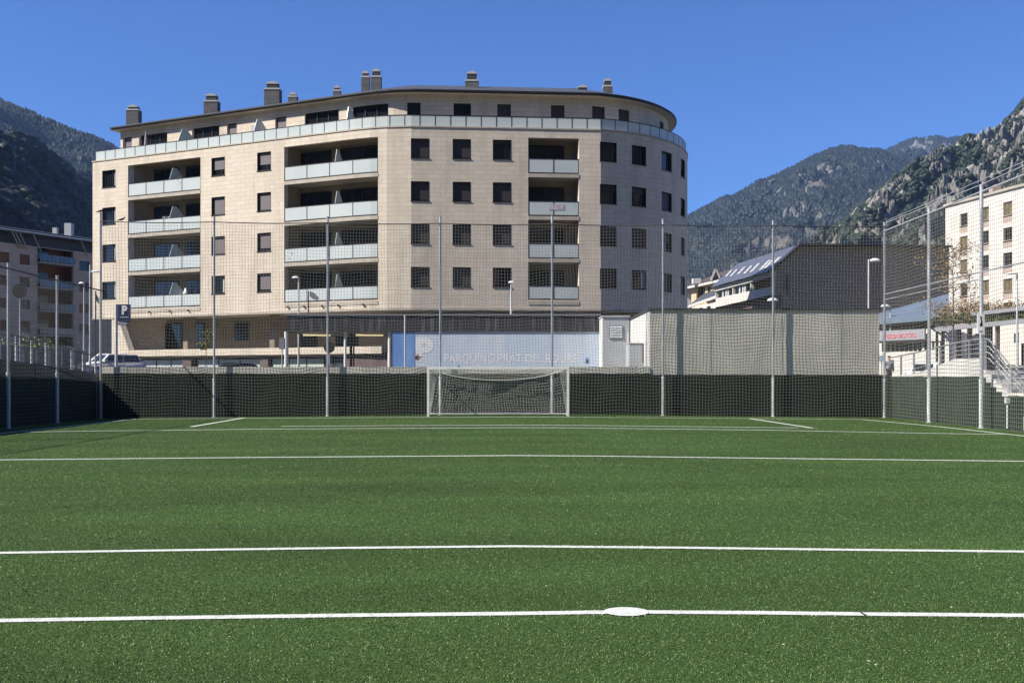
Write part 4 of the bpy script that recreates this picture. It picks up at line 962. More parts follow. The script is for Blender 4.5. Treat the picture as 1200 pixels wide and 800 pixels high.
# ================================================================== CARS
def car(label,paint,L=4.3,W=1.75,H=1.5,loc=(0,0,0),rot=0,suv=False,name='parked_car'):
    t=thing(name,label,'car',loc,'cars parked round the pitch')
    base=ORIG[t.name]; ORIG[t.name]=Vector((0,0,0))
    def bev(o,w_):
        bm=bmesh.new(); bm.from_mesh(o.data); bmesh.ops.remove_doubles(bm,verts=bm.verts,dist=1e-4)
        bmesh.ops.bevel(bm,geom=[e for e in bm.edges if e.calc_face_angle(0)>.4],offset=w_,segments=2,affect='EDGES',profile=.6)
        bmesh.ops.recalc_face_normals(bm,faces=bm.faces); bm.to_mesh(o.data); bm.free(); o.data.polygons.foreach_set('use_smooth',[True]*len(o.data.polygons))
    zb=.28; zbelt=.92 if not suv else 1.0
    prof=[(-L/2,.42),(-L/2+.06,.72),(-L/2+.25,.80),(-L*.24,zbelt),(L*.36,zbelt+.02),(L/2-.08,zbelt-.02),(L/2,.62),(L/2-.05,.32),(L/2-.3,zb),(-L/2+.3,zb),(-L/2+.04,.32)]
    mb=MB(); mb.prism([(x,-W/2,z) for x,z in prof],(0,W,0)); o=mb.build('body',paint,t); bev(o,.07)
    # cabin
    c0,c1,c2,c3=-L*.235,-L*.09,L*.30 if not suv else L*.38,L*.40 if not suv else L*.46
    mb=MB(); wi=W/2-.05; wt=W/2-.2
    A=[(c0,-wi,zbelt-.03),(c3,-wi,zbelt-.03),(c3,wi,zbelt-.03),(c0,wi,zbelt-.03)]; B=[(c1,-wt,H),(c2,-wt,H),(c2,wt,H),(c1,wt,H)]
    mb.hexa(A+B); o=mb.build('cabin',paint,t); bev(o,.06)
    def lerp(p,q,k): return Vector(p).lerp(Vector(q),k)
    def pane(P4,inset,off):
        P4=[Vector(p) for p in P4]; c=sum(P4,Vector())/4; nrm=(P4[1]-P4[0]).cross(P4[3]-P4[0]).normalized()
        if nrm.dot(c-Vector((0,0,1)))<0: nrm=-nrm
        q=[c+(p-c)*inset+nrm*off for p in P4]; mb=MB(); mb.prism(q,nrm*.008); mb.build('window',m_pane,t)
    pane([A[0],A[3],B[3],B[0]],.82,.004)
    pane([A[1],A[2],B[2],B[1]],.80,.004)
    for (a0,a1,b0,b1) in ((A[0],A[1],B[0],B[1]),(A[3],A[2],B[3],B[2])):
        for k0,k1 in ((.06,.5),(.53,.95)):
            lo=.12; hi=.88
            q=[lerp(lerp(a0,a1,k0),lerp(b0,b1,k0),lo),lerp(lerp(a0,a1,k1),lerp(b0,b1,k1),lo),lerp(lerp(a0,a1,k1),lerp(b0,b1,k1),hi),lerp(lerp(a0,a1,k0),lerp(b0,b1,k0),hi)]
            pane(q,1,.004)
    for sx in (-1,1):
        for sy in (-1,1):
            x=sx*L*.31; y=sy*(W/2-.1); mb=MB(); mb.tube([(x,y-.1,.32),(x,y+.1,.32)],.33,20); wh=mb.build('wheel',m_tyre,t)
            mb=MB(); mb.tube([(x,y+sy*.095,.32),(x,y+sy*.115,.32)],.2,16); mb.build('rim',m_rim,wh)
    for sy in (-1,1):
        mb=MB(); mb.box(-L/2-.01,-L/2+.12,sy*(W/2-.28)-.18,sy*(W/2-.28)+.18,.60,.74); mb.build('headlight',m_headl,t)
        mb=MB(); mb.box(L/2-.1,L/2+.01,sy*(W/2-.2)-.1,sy*(W/2-.2)+.1,.65,.85); mb.build('tail_light',m_red,t)
        mb=MB(); mb.box(c0+.15,c0+.32,sy*(W/2+.06)-.08,sy*(W/2+.06)+.08,zbelt+.02,zbelt+.16); mb.build('mirror',paint,t)
    mb=MB(); mb.box(-L/2-.015,-L/2+.02,-.5,.5,.44,.56); mb.build('grille',m_frame,t)
    ORIG[t.name]=base
    t.rotation_euler=(0,0,rot); return t
d=68; car('white off-road car behind the left corner of the wall',m_carwhite,4.3,1.75,1.52,loc=(PX(128,d),d,1.69),rot=math.radians(50),suv=True)
d=60; car('dark car of which only the roof shows above the wall',m_carblack,4.2,1.7,1.42,loc=(PX(272,d),d,PZ(426,d)-1.42),rot=math.radians(6))
d=64; car('small white car behind the ramp railing on the right',m_carwhite,4.0,1.7,1.45,loc=(PX(1084,d),d,PZ(425.5,d)-1.45),rot=math.radians(60))

# ================================================================== LEFT SIDE STREET FURNITURE
sr=thing('street_railing','row of striped steel railing posts along the left pavement','railing',(-20.2,42,1.9))
RPx=[(-.5,392,424.5),(19,394,426.5),(37,399,430),(54,402,433),(84,410.5,438.5),(97.5,414.5,441),(112,417,442.5)]
tops=[]
for px,pt,pb in RPx:
    hp=(pb-pt); d=1.02*F0/hp if False else 38.5+ (px+.5)*.105
    a=P(px,pb,d); b_=P(px,pt,d); tops.append((a,b_))
    mb=MB(); mb.tube([a-Vector((0,0,.3)),b_],.05,10); p_=mb.build('post',m_steel_light,sr)
    mb=MB()
    for k in (.72,.82,.92): c=a.lerp(b_,k); mb.tube([c,c+Vector((0,0,.035))],.056,10)
    mb.build('band',m_frame,p_); mb=MB(); mb.tube([a,a+Vector((0,0,.12))],.085,10); mb.build('foot',m_steel_light,p_)
mb=MB()
for k in (1.02,): mb.tube([a.lerp(b_,k) for a,b_ in tops],.028,6)
for k in (.25,.45,.65): mb.tube([a.lerp(b_,k) for a,b_ in tops],.014,6)
mb.build('rail',m_frame,sr)
# panel fence farther back
pf=thing('panel_fence','blue-grey barred fence across the side street','fence',(-30,55,1.8))
A=P(-60,430,52); B=P(100,436,62); mb=MB(); mb2=MB()
N_=90
for k in range(N_+1):
    q=A.lerp(B,k/N_); h=1.25 if k%9 else 1.4; (mb2 if k%9==0 else mb).bar(q-Vector((0,0,.5)),q+Vector((0,0,h)),.10 if k%9 else .09,.03,up=(1,0,0))
mb.bar(A+Vector((0,0,1.27)),B+Vector((0,0,1.27)),.05,.05); mb.bar(A+Vector((0,0,.1)),B+Vector((0,0,.1)),.05,.05)
mb.build('bars',M('blue_grey_metal',(.16,.20,.25),.5,.4),pf); mb2.build('post',m_railgrey,pf)
def bush(label,c,rx,ry,rz,n,mat,size,name='hedge',cat='hedge',group=None):
    t=thing(name,label,cat,(c[0],c[1],c[2]),group)
    ctr=rng.normal(size=(26,3)); ctr/=np.linalg.norm(ctr,axis=1,keepdims=True)+1e-6; ctr*=rng.uniform(.3,.85,(26,1)); ctr[:,2]=abs(ctr[:,2])
    k=rng.integers(0,26,n); p=ctr[k]+rng.normal(0,.2,(n,3)); p*=np.array([rx,ry,rz]); p[:,2]=abs(p[:,2]); p+=np.array(c)
    place('foliage',leaves_mesh('foliage',p,size,mat),t)
    mb=MB()
    for q in ctr[:8]: mb.tube([Vector(c),Vector(c)+Vector((q[0]*rx,q[1]*ry,q[2]*rz))*.9],[.06,.02],6)
    mb.build('stem',m_bark,t); return t
bush('loose green bush behind the railing at the left edge of the picture',(-37,72,2.2),5,2,2.6,5000,m_leaf_green,.12)
bush('green shrub between the second and third railing posts',(-31.5,68,1.9),2.6,1.6,2.2,3500,m_leaf_green,.11)
bush('yellow-green shrub right of the third striped post',(-28.5,60,1.5),2.2,1.5,2.2,3500,m_leaf_young,.1)
# young tree
def small_tree(label,px,pb,pt,d,n,mat,crown_r,crown_h,size,name='young_tree',cat='tree',zb=None,spread=1):
    base=P(px,pb,d); 
    if zb is not None: base.z=zb
    top=P(px,pt,d); t=thing(name,label,cat,base)
    H=top.z-base.z; mb=MB(); mb.tube([base,base.lerp(top,.5)+Vector((.03,0,0)),top],[.04*spread,.028*spread,.01],8); 
    tips=[]
    for k in range(int(16*spread)):
        a=random.uniform(0,6.28); q=base.lerp(top,random.uniform(1-crown_h,.97)); e=q+Vector((math.cos(a)*crown_r*random.uniform(.5,1),math.sin(a)*crown_r*random.uniform(.5,1),random.uniform(.1,.5)*crown_r))
        mb.tube([q,q.lerp(e,.5)+Vector((0,0,.05)),e],[.012*spread,.008*spread,.004],5); tips.append((q,e))
        for _ in range(2):
            q2=q.lerp(e,random.uniform(.4,.9)); e2=q2+Vector((random.uniform(-.4,.4),random.uniform(-.4,.4),random.uniform(0,.5)))*crown_r; mb.tube([q2,e2],[.009*spread,.004],4); tips.append((q2,e2))
    mb.build('trunk',m_bark,t)
    pts=[]
    for _ in range(n):
        q,e=random.choice(tips); k=random.uniform(.3,1.1); pts.append(np.array(q.lerp(e,k))+rng.normal(0,.08*crown_r,3))
    place('crown',leaves_mesh('crown',pts,size,mat),t)
small_tree('thin young street tree with sparse yellow-green leaves before the shopfront',241,440,388,62,260,m_leaf_young,.55,.35,.075,zb=.95)
small_tree('bare-branched autumn tree with few brown leaves in front of the tall block',1116.5,432,295,52,1500,m_leaf_autumn,1.75,.6,.06,name='autumn_tree',zb=1.6,spread=1.7)

# ================================================================== LEFT DARK BUILDING
LBp=Path([(-74,125.7),(-68,136),(-61,148),(-50,166.8),(-64,178),(-95,140)],True)
lb=thing('brown_shutter_building','shaded apartment house with brown shutters at the left edge','building',(-66,145,1.7))
sL=lambda px: LBp.s(px)
wc=[(0,11),(23,35),(93,105)]; zl_=[(3.3,4.9),(6.4,8.0),(9.5,11.1),(12.6,14.2),(15.7,17.3)]
zl_=[(PZ(388.5,139),PZ(376,139)),(PZ(362,139),PZ(351,139)),(PZ(336,139),PZ(324.5,139)),(PZ(310,139),PZ(298,139))]
d0=139
hl=[]; rows=[]
for a,b_ in wc:
    for z0,z1 in zl_: hl.append((sL(a),sL(b_),z0,z1))
ba,bb_=sL(44),sL(86)
hl.append((ba,bb_,2.0,19.6))
mb=MB(); LBp.wall(mb,0,LBp.L,1,PZ(287,139),hl,.4); mb.build('wall',m_dark_clad,lb)
mb=MB(); LBp.box(mb,.1,LBp.L-.1,-1.0,-.6,PZ(287,139),PZ(268,139)); mb.build('attic_wall',m_frame,lb)
for i,(a,b_,z0,z1) in enumerate(hl[:-1]):
    mb=MB(); LBp.box(mb,a,b_,-.28,-.22,z0,z1); w_=mb.build('window',m_frame,lb)
    mb=MB(); f_=random.choice([1,1,.6,.0]); 
    if f_: LBp.box(mb,a+.05,b_-.05,-.218,-.17,z1-.05-(z1-z0-.1)*f_,z1-.05); mb.build('shutter',m_brown,w_)
    mb=MB(); LBp.box(mb,a+.05,b_-.05,-.219,-.215,z0+.05,z1-.05); mb.build('pane',m_pane,w_)
mb=MB(); LBp.box(mb,ba-.4,bb_+.4,-2.2,-2.0,1,21); LBp.box(mb,ba-.2,ba-.001,-2,-.41,1,20); LBp.box(mb,bb_+.001,bb_+.2,-2,-.41,1,20); mb.build('recess_wall',m_brown,lb)
for k,z in enumerate([PZ(412,139),PZ(386,139)-.6,PZ(358,139)-.5,PZ(331,139)-.4,PZ(303,139)-.2]):
    mb=MB(); LBp.box(mb,ba+.002,bb_-.002,-1.99,.6,z-.2,z); bl=mb.build('balcony',m_slab,lb)
    mb=MB(); LBp.box(mb,ba+.02,bb_-.02,.52,.56,z+.95,z+1.0)
    for i in range(9): s_=ba+.05+(bb_-ba-.1)*i/8; LBp.box(mb,s_-.02,s_+.02,.52,.55,z+.002,z+.95)
    mb.build('railing',m_railgrey,bl)
    mb=MB(); LBp.box(mb,ba+.06,bb_-.06,.535,.545,z+.1,z+.93); mb.build('glass_panel',m_pane_blue,bl)
    mb=MB(); LBp.box(mb,ba+1.0,ba+3.0,-1.998,-1.95,z+.02,z+2.2); mb.build('balcony_door',m_pane,bl)
mb=MB(); R=[]
n_=len(LBp.p)-1
def ringL(o,z): return [Vector((LBp.p[i].x+LBp.m[i].x*o,LBp.p[i].y+LBp.m[i].y*o,z)) for i in range(n_)]
ze=PZ(272,139)
R=[ringL(-1.2,ze),ringL(.9,ze-.25),ringL(.9,ze-.05),ringL(-6,ze+1.35)]
for A,B in zip(R[:-1],R[1:]):
    for i in range(n_): j=(i+1)%n_; mb.poly([A[i],A[j],B[j],B[i]])
mb.poly(R[-1]); rfo=mb.build('roof',M('grey_slate_roof',(.16,.17,.2),.5,.4,(.2,.21,.25),1),lb)
for px,y0,y1,wp in ((81,262,277,8),(65,267,273,5)):
    d,s_=LBp.hit(px); d+=3; mb=MB(); X=PX(px,d); w_=wp*d/F0/2; mb.box(X-w_,X+w_,d-w_,d+w_,PZ(y1,d)-.5,PZ(y0,d)); mb.build('chimney',m_chim_cap,rfo)
for px in (10,14,19,35,91):
    a=LBp.at(sL(px),.75,ze-.25); b_=LBp.at(sL(px)+1.6,.1,ze-2.3); mb=MB(); mb.bar(a,b_,.12,.12); mb.build('roof_strut',m_slab,lb)

# ================================================================== RIGHT BUILDINGS
tbp=Path([(PX(1108,134),134),(PX(1200,119.5),119.5),(PX(1290,107.5),107.5),(PX(1330,125),125),(PX(1190,160),160)],True)
tb=thing('pale_apartment_block','cream apartment block with narrow window columns at the right edge','building',(60,126,1.7))
tz=24.0; hs=[]
cols=[(1124.5,1133.8,[250,276.8,304.3,332.4],[264.3,291,318.5,346.8],1),(1148.2,1158.8,[243,271,299.5,328.4],[258,285.5,314.5,343],1),(1175.5,1186.3,[236.3,266.5,296,326.5],[252,281.5,311.5,341.5],1),(1205,1216,[229,261,291,323],[246,277,308,339],1),(1232,1243,[222,255,287,320],[240,272,304,337],1)]
WL=[]
for a,b_,t0,t1,_ in cols:
    d,s_=tbp.hit((a+b_)/2)
    for y0,y1 in zip(t0,t1): WL.append((tbp.s(a),tbp.s(b_),PZ(y1,d),PZ(y0,d)))
    y0,y1=t0[-1]+28,t1[-1]+28; WL.append((tbp.s(a),tbp.s(b_),PZ(y1,d),PZ(y0,d)))
mb=MB(); tbp.wall(mb,0,tbp.L,1,tz,[(a,b_,z0-.95,z1) for a,b_,z0,z1 in WL],.3); mb.build('wall',m_conc_light,tb)
mb=MB(); tbp.box(mb,0,tbp.L,-.3,.25,tz+.002,tz+.3); mb.build('cornice',m_slab,tb)
mb=MB(); mb.poly([Vector((p.x,p.y,tz+.05)) for p in tbp.p[:-1]]); mb.build('roof',m_chim,tb)
for a,b_,z0,z1 in WL:
    mb=MB(); tbp.box(mb,a,b_,-.22,-.14,z0,z0+.07); tbp.box(mb,a,b_,-.22,-.14,z1-.07,z1); 
    for s_ in (a,(a+b_)/2-.03,b_-.07): tbp.box(mb,s_,s_+.07,-.22,-.141,z0+.07,z1-.07)
    w_=mb.build('window',M('brown_window_frame',(.09,.065,.045),.6,.3),tb)
    mb=MB(); tbp.box(mb,a+.07,b_-.07,-.24,-.2,z0+.07,z1-.07); mb.build('pane',random.choice([m_pane,m_pane,M('yellow_curtain_glass',(.22,.18,.09),.3,.5,(.12,.1,.06),2)]),w_)
    mb=MB(); tbp.box(mb,a,b_,-.2,-.1,z0-.945,z0-.03); mb.build('brick_panel',m_brickpanel,w_); mb=MB(); tbp.box(mb,a-.05,b_+.05,-.1,.06,z0-.06,z0-.001); mb.build('sill',m_slab,w_)
for px,py,wp in ((1170,222,6),(1165,225,4)):
    d=128; X=PX(px,d); mb=MB(); mb.box(X-wp*.05,X+wp*.05,d,d+1,tz,PZ(py-3,d)+.3); mb.build('chimney',m_brickpanel,tb)

# dark shingled gable building
gb=thing('shingled_building','large building with dark shingled end wall, slate roof and white balcony band','building',(30,95,.95))
e0=Vector((PX(905,90),90)); rg=Vector((PX(935,91),91)); w1=Vector((PX(1112,95.5),95.5)); e1=Vector((PX(838.5,108),108)); rg1=Vector((PX(864,112),112)); zr1=PZ(309,112)
zeave=PZ(317.5,90); zr=PZ(288.5,91); zbk=.9
wdir=(w1-e0).normalized()
mb=MB()
def q2(p,z): return Vector((p.x,p.y,z))
zrr_=PZ(290.5,95.5); Lw=(w1-e0).length; Lr=(rg-e0).length
mb.poly([q2(e0,zbk),q2(w1,zbk),q2(w1,zrr_),q2(rg,zr),q2(e0,zeave)],[(0,zbk),(Lw,zbk),(Lw,zrr_),(Lr,zr),(0,zeave)])
back=Vector((w1.x+6,w1.y+26)); mb.poly([q2(w1,zbk),q2(back,zbk),q2(back,zrr_),q2(w1,zrr_)],[(0,zbk),(26,zbk),(26,zrr_),(0,zrr_)])
mb.poly([q2(back,zbk),q2(e1,zbk),q2(e1,zeave),q2(rg1,zr1-.1),q2(back,zrr_)])
mb.build('end_wall',m_tile,gb)
mb=MB(); off=(Vector((wdir.y,-wdir.x))*.25)
f0,f1,f2=e0+off-wdir*.25,rg+off,w1+off
mb.bar(q2(f0,zeave+.02),q2(f1,zr+.1),.5,.16); mb.bar(q2(f1,zr+.1),q2(f2,zrr_+.1),.5,.16); mb.build('verge_trim',m_frame,gb)
mb=MB(); ed=(e1-e0).normalized(); eo=Vector((-ed.y,ed.x)); eo=eo if eo.x<0 else -eo
ze1=PZ(336.5,108)
mb.poly([q2(e0+eo*.5,zeave-.1),q2(rg,zr+.12),q2(rg1,zr1),q2(e1+eo*.5,ze1)]); mb.poly([q2(rg,zr+.12),q2(w1,zrr_+.1),q2(back,zrr_),q2(rg1,zr1)]); rfo=mb.build('roof',m_panelblue if False else M('blue_slate_roof',(.085,.095,.13),.45,.5,(.11,.12,.16),1.5),gb)
n3=(q2(rg,zr)-q2(e0,zeave)).cross(q2(e1,ze1)-q2(e0,zeave)).normalized(); n3=n3 if n3.z>0 else -n3
for k,(u_,v_) in enumerate([(.93,.35),(.85,.35),(.78,.35),(.62,.35),(.5,.35),(.36,.4),(.22,.4),(.1,.45)]):
    a=q2(e0,zeave-.1).lerp(q2(e1,ze1),1-u_); b_=q2(rg,zr).lerp(q2(rg1,zr1),1-u_); c=a.lerp(b_,v_)+n3*.15; s_=(b_-a).normalized()*.75; t_=(q2(e1,ze1)-q2(e0,zeave)).normalized()*.4
    mb=MB(); mb.prism([c-s_-t_,c+s_-t_,c+s_+t_,c-s_+t_],n3*.12); sl=mb.build('skylight',m_chim_cap,rfo); 
# side with balcony band
EP=Path([(e1.x,e1.y),(e0.x,e0.y)])   # left to right
LE=EP.L
def zlin(s_,za,zb_): return za+(zb_-za)*s_/LE
def sbox(mb,s0,s1,o0,o1,za0,za1,zb0,zb1):
    """box with z varying from far end (a) to near end (b)"""
    A=lambda s_,o,z:EP.at(s_,o,z)
    mb.hexa([A(s0,o1,zlin(s0,za0,zb0)),A(s1,o1,zlin(s1,za0,zb0)),A(s1,o0,zlin(s1,za0,zb0)),A(s0,o0,zlin(s0,za0,zb0)),A(s0,o1,zlin(s0,za1,zb1)),A(s1,o1,zlin(s1,za1,zb1)),A(s1,o0,zlin(s1,za1,zb1)),A(s0,o0,zlin(s0,za1,zb1))])
zbf,zbn=PZ(360,108),PZ(345,90); zmf,zmn=PZ(349.5,108),PZ(335.5,90)
mb=MB(); sbox(mb,0,LE,-.25,0,zbf,zmf,zbn,zmn); mb.build('balcony_band',m_conc_light,gb)
mb=MB(); sbox(mb,0,LE,-.3,.12,ze1-.45,ze1-.05,zeave-.5,zeave-.05); mb.build('eave_board',m_conc_white,gb)
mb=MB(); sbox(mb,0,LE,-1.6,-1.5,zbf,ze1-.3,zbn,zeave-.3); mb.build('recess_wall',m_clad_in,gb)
mb=MB()
for s_ in (0,LE*.34,LE*.66,LE-.2): sbox(mb,s_,s_+.18,-.28,.02,zmf+.002,ze1-.46,zmn+.002,zeave-.51)
mb.build('pillar',m_conc_white,gb)
for s0,s1 in ((.03,.32),(.36,.62)):
    mb=MB(); sbox(mb,LE*s0,LE*s1,-.2,-.15,zmf+.003,ze1-.47,zmn+.003,zeave-.52); w_=mb.build('window',m_pane,gb)
    for k in (.28,.5,.64):
        mb=MB(); sbox(mb,LE*(s0+(s1-s0)*k),LE*(s0+(s1-s0)*(k+.1)),-.148,-.13,zmf+.003,ze1-.47,zmn+.003,zeave-.52); mb.build('curtain',m_frost,w_)
mb=MB(); sbox(mb,LE*.7,LE*.97,-1.49,-1.45,zmf-.3,ze1-.6,zmn-.3,zeave-.7); mb.build('window',m_brown,gb)
mb=MB(); sbox(mb,0,LE,-.9,-.6,.9,zbf-.002,.9,zbn-.002); mb.build('lower_wall',m_purple,gb)

# small chalets between
ch=thing('chalet','cream house with dark roof and a pointed white-edged gable','house',(PX(825,128),128,2))
c0=Vector((PX(810,132),132)); c1=Vector((PX(842,124),124)); CP=Path([(c0.x,c0.y),(c1.x,c1.y),(c1.x+5,c1.y+9),(c0.x+5,c0.y+9)],True); Lc=(c1-c0).length
za,zb_=PZ(358,132),PZ(331,127)
mb=MB(); CP.wall(mb,0,CP.L,1,zb_,[(Lc*.2,Lc*.52,PZ(350,128),PZ(335,128)),(Lc*.62,Lc*.72,PZ(346,128),PZ(336,128))],.3); mb.build('wall',m_cream,ch)
mb=MB(); CP.box(mb,Lc*.2,Lc*.72,-.9,-.8,za,zb_-.05); mb.build('window',m_frame,ch)
mb=MB(); n_=4
r0=[CP.p[i]+CP.m[i]*.7 for i in range(4)]; 
A=[q2(p,zb_-.15) for p in r0]; rA=(A[0]+A[3])/2+Vector((1,1,1.9)); rB=(A[1]+A[2])/2+Vector((0,0,2.1))
mb.poly([A[0],A[1],rB,rA]); mb.poly([A[2],A[3],rA,rB]); mb.poly([A[1],A[2],rB]); mb.poly([A[3],A[0],rA]); mb.build('roof',m_redroof,ch)
mb=MB(); CP.box(mb,0,Lc,.68,.75,zb_-.38,zb_-.1); mb.build('eave_board',m_conc_white,ch)
gx=P(838.5,315,124.2); ga=P(833,329,124.2); gb2=P(844,327.5,124.2)
mb=MB(); mb.prism([ga,gb2,gx],(0.6,3,0)); gab=mb.build('gable',m_redroof,ch); mb=MB(); mb.bar(ga+Vector((0,-.1,0)),gx+Vector((0,-.1,0)),.2,.2); mb.bar(gb2+Vector((0,-.1,0)),gx+Vector((0,-.1,0)),.2,.2); mb.build('bargeboard',m_conc_white,gab)
mb=MB(); X=PX(817,128); mb.box(X-.5,X+.5,128,129,zb_,PZ(326,128)); mb.build('chimney',m_conc_white,ch)
c2=thing('low_annex','low annex with slate roof and white eave below the cream chalet','house',(PX(820,118),118,2))
a0,a1=P(806,359,122),P(839,347.5,112)
AP=Path([(a0.x,a0.y),(a1.x,a1.y),(a1.x+3,a1.y+6),(a0.x+3,a0.y+6)],True); La=(Vector((a1.x-a0.x,a1.y-a0.y))).length
mb=MB(); AP.wall(mb,0,AP.L,1,a1.z-.6,[],.25); mb.build('wall',m_conc_light,c2)
mb=MB(); mb.hexa([a0+Vector((0,-.4,-.1)),a1+Vector((0,-.4,-.1)),a1+Vector((3,6,1.8)),a0+Vector((3,6,1.8)),a0+Vector((0,-.4,.1)),a1+Vector((0,-.4,.1)),a1+Vector((3,6,2.0)),a0+Vector((3,6,2.0))]); mb.build('roof',m_roofslate,c2)
mb=MB(); mb.bar(a0+Vector((0,-.48,-.05)),a1+Vector((0,-.48,-.05)),.14,.3); mb.build('eave_board',m_conc_white,c2)
for k in (.15,.42,.7): 
    mb=MB(); AP.box(mb,La*k,La*(k+.12),.01,.04,a0.z-2.2,a0.z-.5); mb.build('window',m_pane,c2)
c3=thing('white_gable_house','small white house peeping out behind the cream chalet','house',(PX(808,150),150,2)); X0,X1=PX(803,150),PX(813,150)
mb=MB(); mb.box(X0,X1,150,156,1,PZ(343,150)); mb.build('wall',m_conc_white,c3); mb=MB(); mb.prism([(X0-.4,149.6,PZ(343,150)),(X1+.4,149.6,PZ(343,150)),((X0+X1)/2,149.6,PZ(336,150))],(0,7,0)); mb.build('roof',m_redroof,c3)

# showroom
shp=Path([(PX(1015,77),77),(PX(1112,70),70),(PX(1112,70)+7,82),(PX(1015,77)+6,88)],True)
sh=thing('car_showroom','white showroom with blue-grey metal roof and red lettering on a grey sign','building',(28,74,.95))
s0=0; sX=lambda px:shp.s(px)
zs=PZ(388,74); wtop=PZ(387,74)
mb=MB(); shp.wall(mb,0,shp.L,.8,wtop,[(sX(1038),sX(1081),PZ(412,74),PZ(402,74)),(sX(1083),sX(1107),PZ(410,72),PZ(400,72))],.3); mb.build('wall',m_conc_white,sh)
for a,b_,y0,y1,n_,dd in ((1038,1081,402,412,8,74),(1083,1107,400,410,5,72)):
    a,b_=sX(a),sX(b_); mb=MB(); shp.box(mb,a,b_,-.25,-.2,PZ(y1,dd),PZ(y0,dd)); w_=mb.build('window',m_pane,sh)
    mb=MB()
    for k in range(n_+1): s_=a+(b_-a)*k/n_; shp.box(mb,s_-.04,s_+.04,-.199,-.1,PZ(y1,dd),PZ(y0,dd))
    mb.build('mullion',m_conc_white,w_)
mb=MB(); shp.box(mb,0,shp.L,-1.4,-1.2,wtop,PZ(372,74)); mb.build('upper_wall',m_frame,sh)
ss=Path([(PX(1026,75.4),75.4),(PX(1085,71.4),71.4)])
zA0,zA1=PZ(399.7,75.4),PZ(389,75.4)
mb=MB(); ss.box(mb,0,ss.L,.0,.12,zA0,PZ(388.2,75.4)); sgn=mb.build('sign_board',m_signgrey,sh)
mb=MB(); ss.box(mb,0,ss.L,.0,.14,zA0-.16,zA0-.01); mb.build('lower_edge',m_frame,sgn)
dirS=(ss.p[1]-ss.p[0]).normalized(); rot=math.atan2(dirS.y,dirS.x); pl=ss.at(ss.s(1040),.13,zA0+.13)
text_mesh('GESSA MOTORS',1,.01,pl,m_red,sgn,'lettering',width=(ss.s(1075)-ss.s(1040)),offset=.02,rot=rot,height=.33)
mb=MB(); A=[P(1020,375,76.3),P(1110,366.5,69)]; rise=3.0
def off(p,o,z): return Vector((p.x,p.y,0))+Vector((-dirS.y,dirS.x,0))*(-o)+Vector((0,0,z))
ezl=PZ(372.5,75.5); 
q=[P(1018,375,76.6),P(1112,366.5,69.2),P(1112,344,80),P(1018,370,86)]
mb.hexa([p-Vector((0,0,.25)) for p in q]+q); mb.build('roof',m_panelblue,sh)
mb=MB(); mb.bar(q[0]-Vector((0,0,.2)),q[1]-Vector((0,0,.2)),.12,.4); mb.build('gutter',m_panelblue,sh)
# white long wall building behind pergola
wb=thing('white_low_building','long low white building behind the pergola posts','building',(45,80,2.3))
WP=Path([(PX(1094,86),86),(PX(1240,74),74),(PX(1240,74)+5,84),(PX(1094,86)+5,96)],True); wX=lambda px:WP.s(px)
mb=MB(); WP.wall(mb,0,WP.L,1.5,PZ(384,80),[(wX(1188),wX(1195),PZ(402,78),PZ(391,78)),(wX(1197),wX(1206),2.4,PZ(402,77))],.3); mb.build('wall',m_conc_light,wb)
mb=MB(); WP.box(mb,wX(1188),wX(1195),-.2,-.12,PZ(402,78),PZ(391,78)); mb.build('window',m_pane_blue,wb)
mb=MB(); WP.box(mb,wX(1197),wX(1206),-.2,-.12,2.4,PZ(402,77)); mb.build('door',m_frame,wb)
mb=MB(); mb.poly([q2(p,PZ(384,80)) for p in WP.p[:-1]]); mb.build('roof',m_slab,wb)
# pergola
pg=thing('pergola','steel pergola with green climbing plants on top','pergola',(36,62,2.0))
Pa,Pb=(1098,68),(1260,56)
def pp(px,y): t=(px-Pa[0])/(Pb[0]-Pa[0]); d=Pa[1]+(Pb[1]-Pa[1])*t; return P(px,y,d)
mb=MB(); mb.bar(pp(1098,386),pp(1250,371),.2,.28); mb.build('beam',m_railgrey,pg,'lower grey beam')
mb=MB(); mb.bar(pp(1140,368),pp(1250,356),.16,.22); mb.build('beam',m_railgrey,pg,'upper grey beam')
mb=MB(); mb.bar(pp(1100,369),pp(1150,368)+Vector((0,3,0)),.16,.16); mb.build('beam',m_frame,pg)
for px,w_,yb in ((1105,.18,431),(1123.5,.24,424),(1136.5,.24,424),(1158.5,.36,432),(1169,.2,421),(1098,.12,424),(1215,.2,430),(1240,.2,430)):
    a=pp(px,386-(px-1098)*.1); mb=MB(); b2=Vector((a.x,a.y,1.6)); mb.bar(b2,a,w_,w_); mb.build('post',m_frame if px<1160 else m_purple,pg)
mb=MB()
for k in range(16):
    px=1103+k*9.5; a=pp(px,376-(px-1098)*.09); mb.bar(a+Vector((0,-.4,0)),a+Vector((.6,4,0)),.06,.12)
mb.build('rafter',m_frame,pg)
vi=thing('climbing_plant','mixed green and brown climbing plant lying on the pergola','plant',(36,62,5.0))
pts=[]
for _ in range(9000):
    px=random.uniform(1112,1250); ph=.6+.4*math.sin(px*.21)*math.sin(px*.057+1)
    a=pp(px,random.gauss(373.5-(px-1110)*.055,2.6)); a.y+=random.uniform(-.2,3.2); pts.append(a)
pts2=[]
for _ in range(1600):
    px=random.choice([random.gauss(1117,9),random.gauss(1150,6),random.uniform(1165,1205)]); a=pp(px,random.gauss(362 if px<1140 else 359,4)); a.y+=random.uniform(0,2); pts2.append(a)
place('foliage',leaves_mesh('foliage',pts,.10,m_leaf_dark),vi); place('dry_foliage',leaves_mesh('dry_foliage',pts2,.07,m_leaf_autumn),vi)
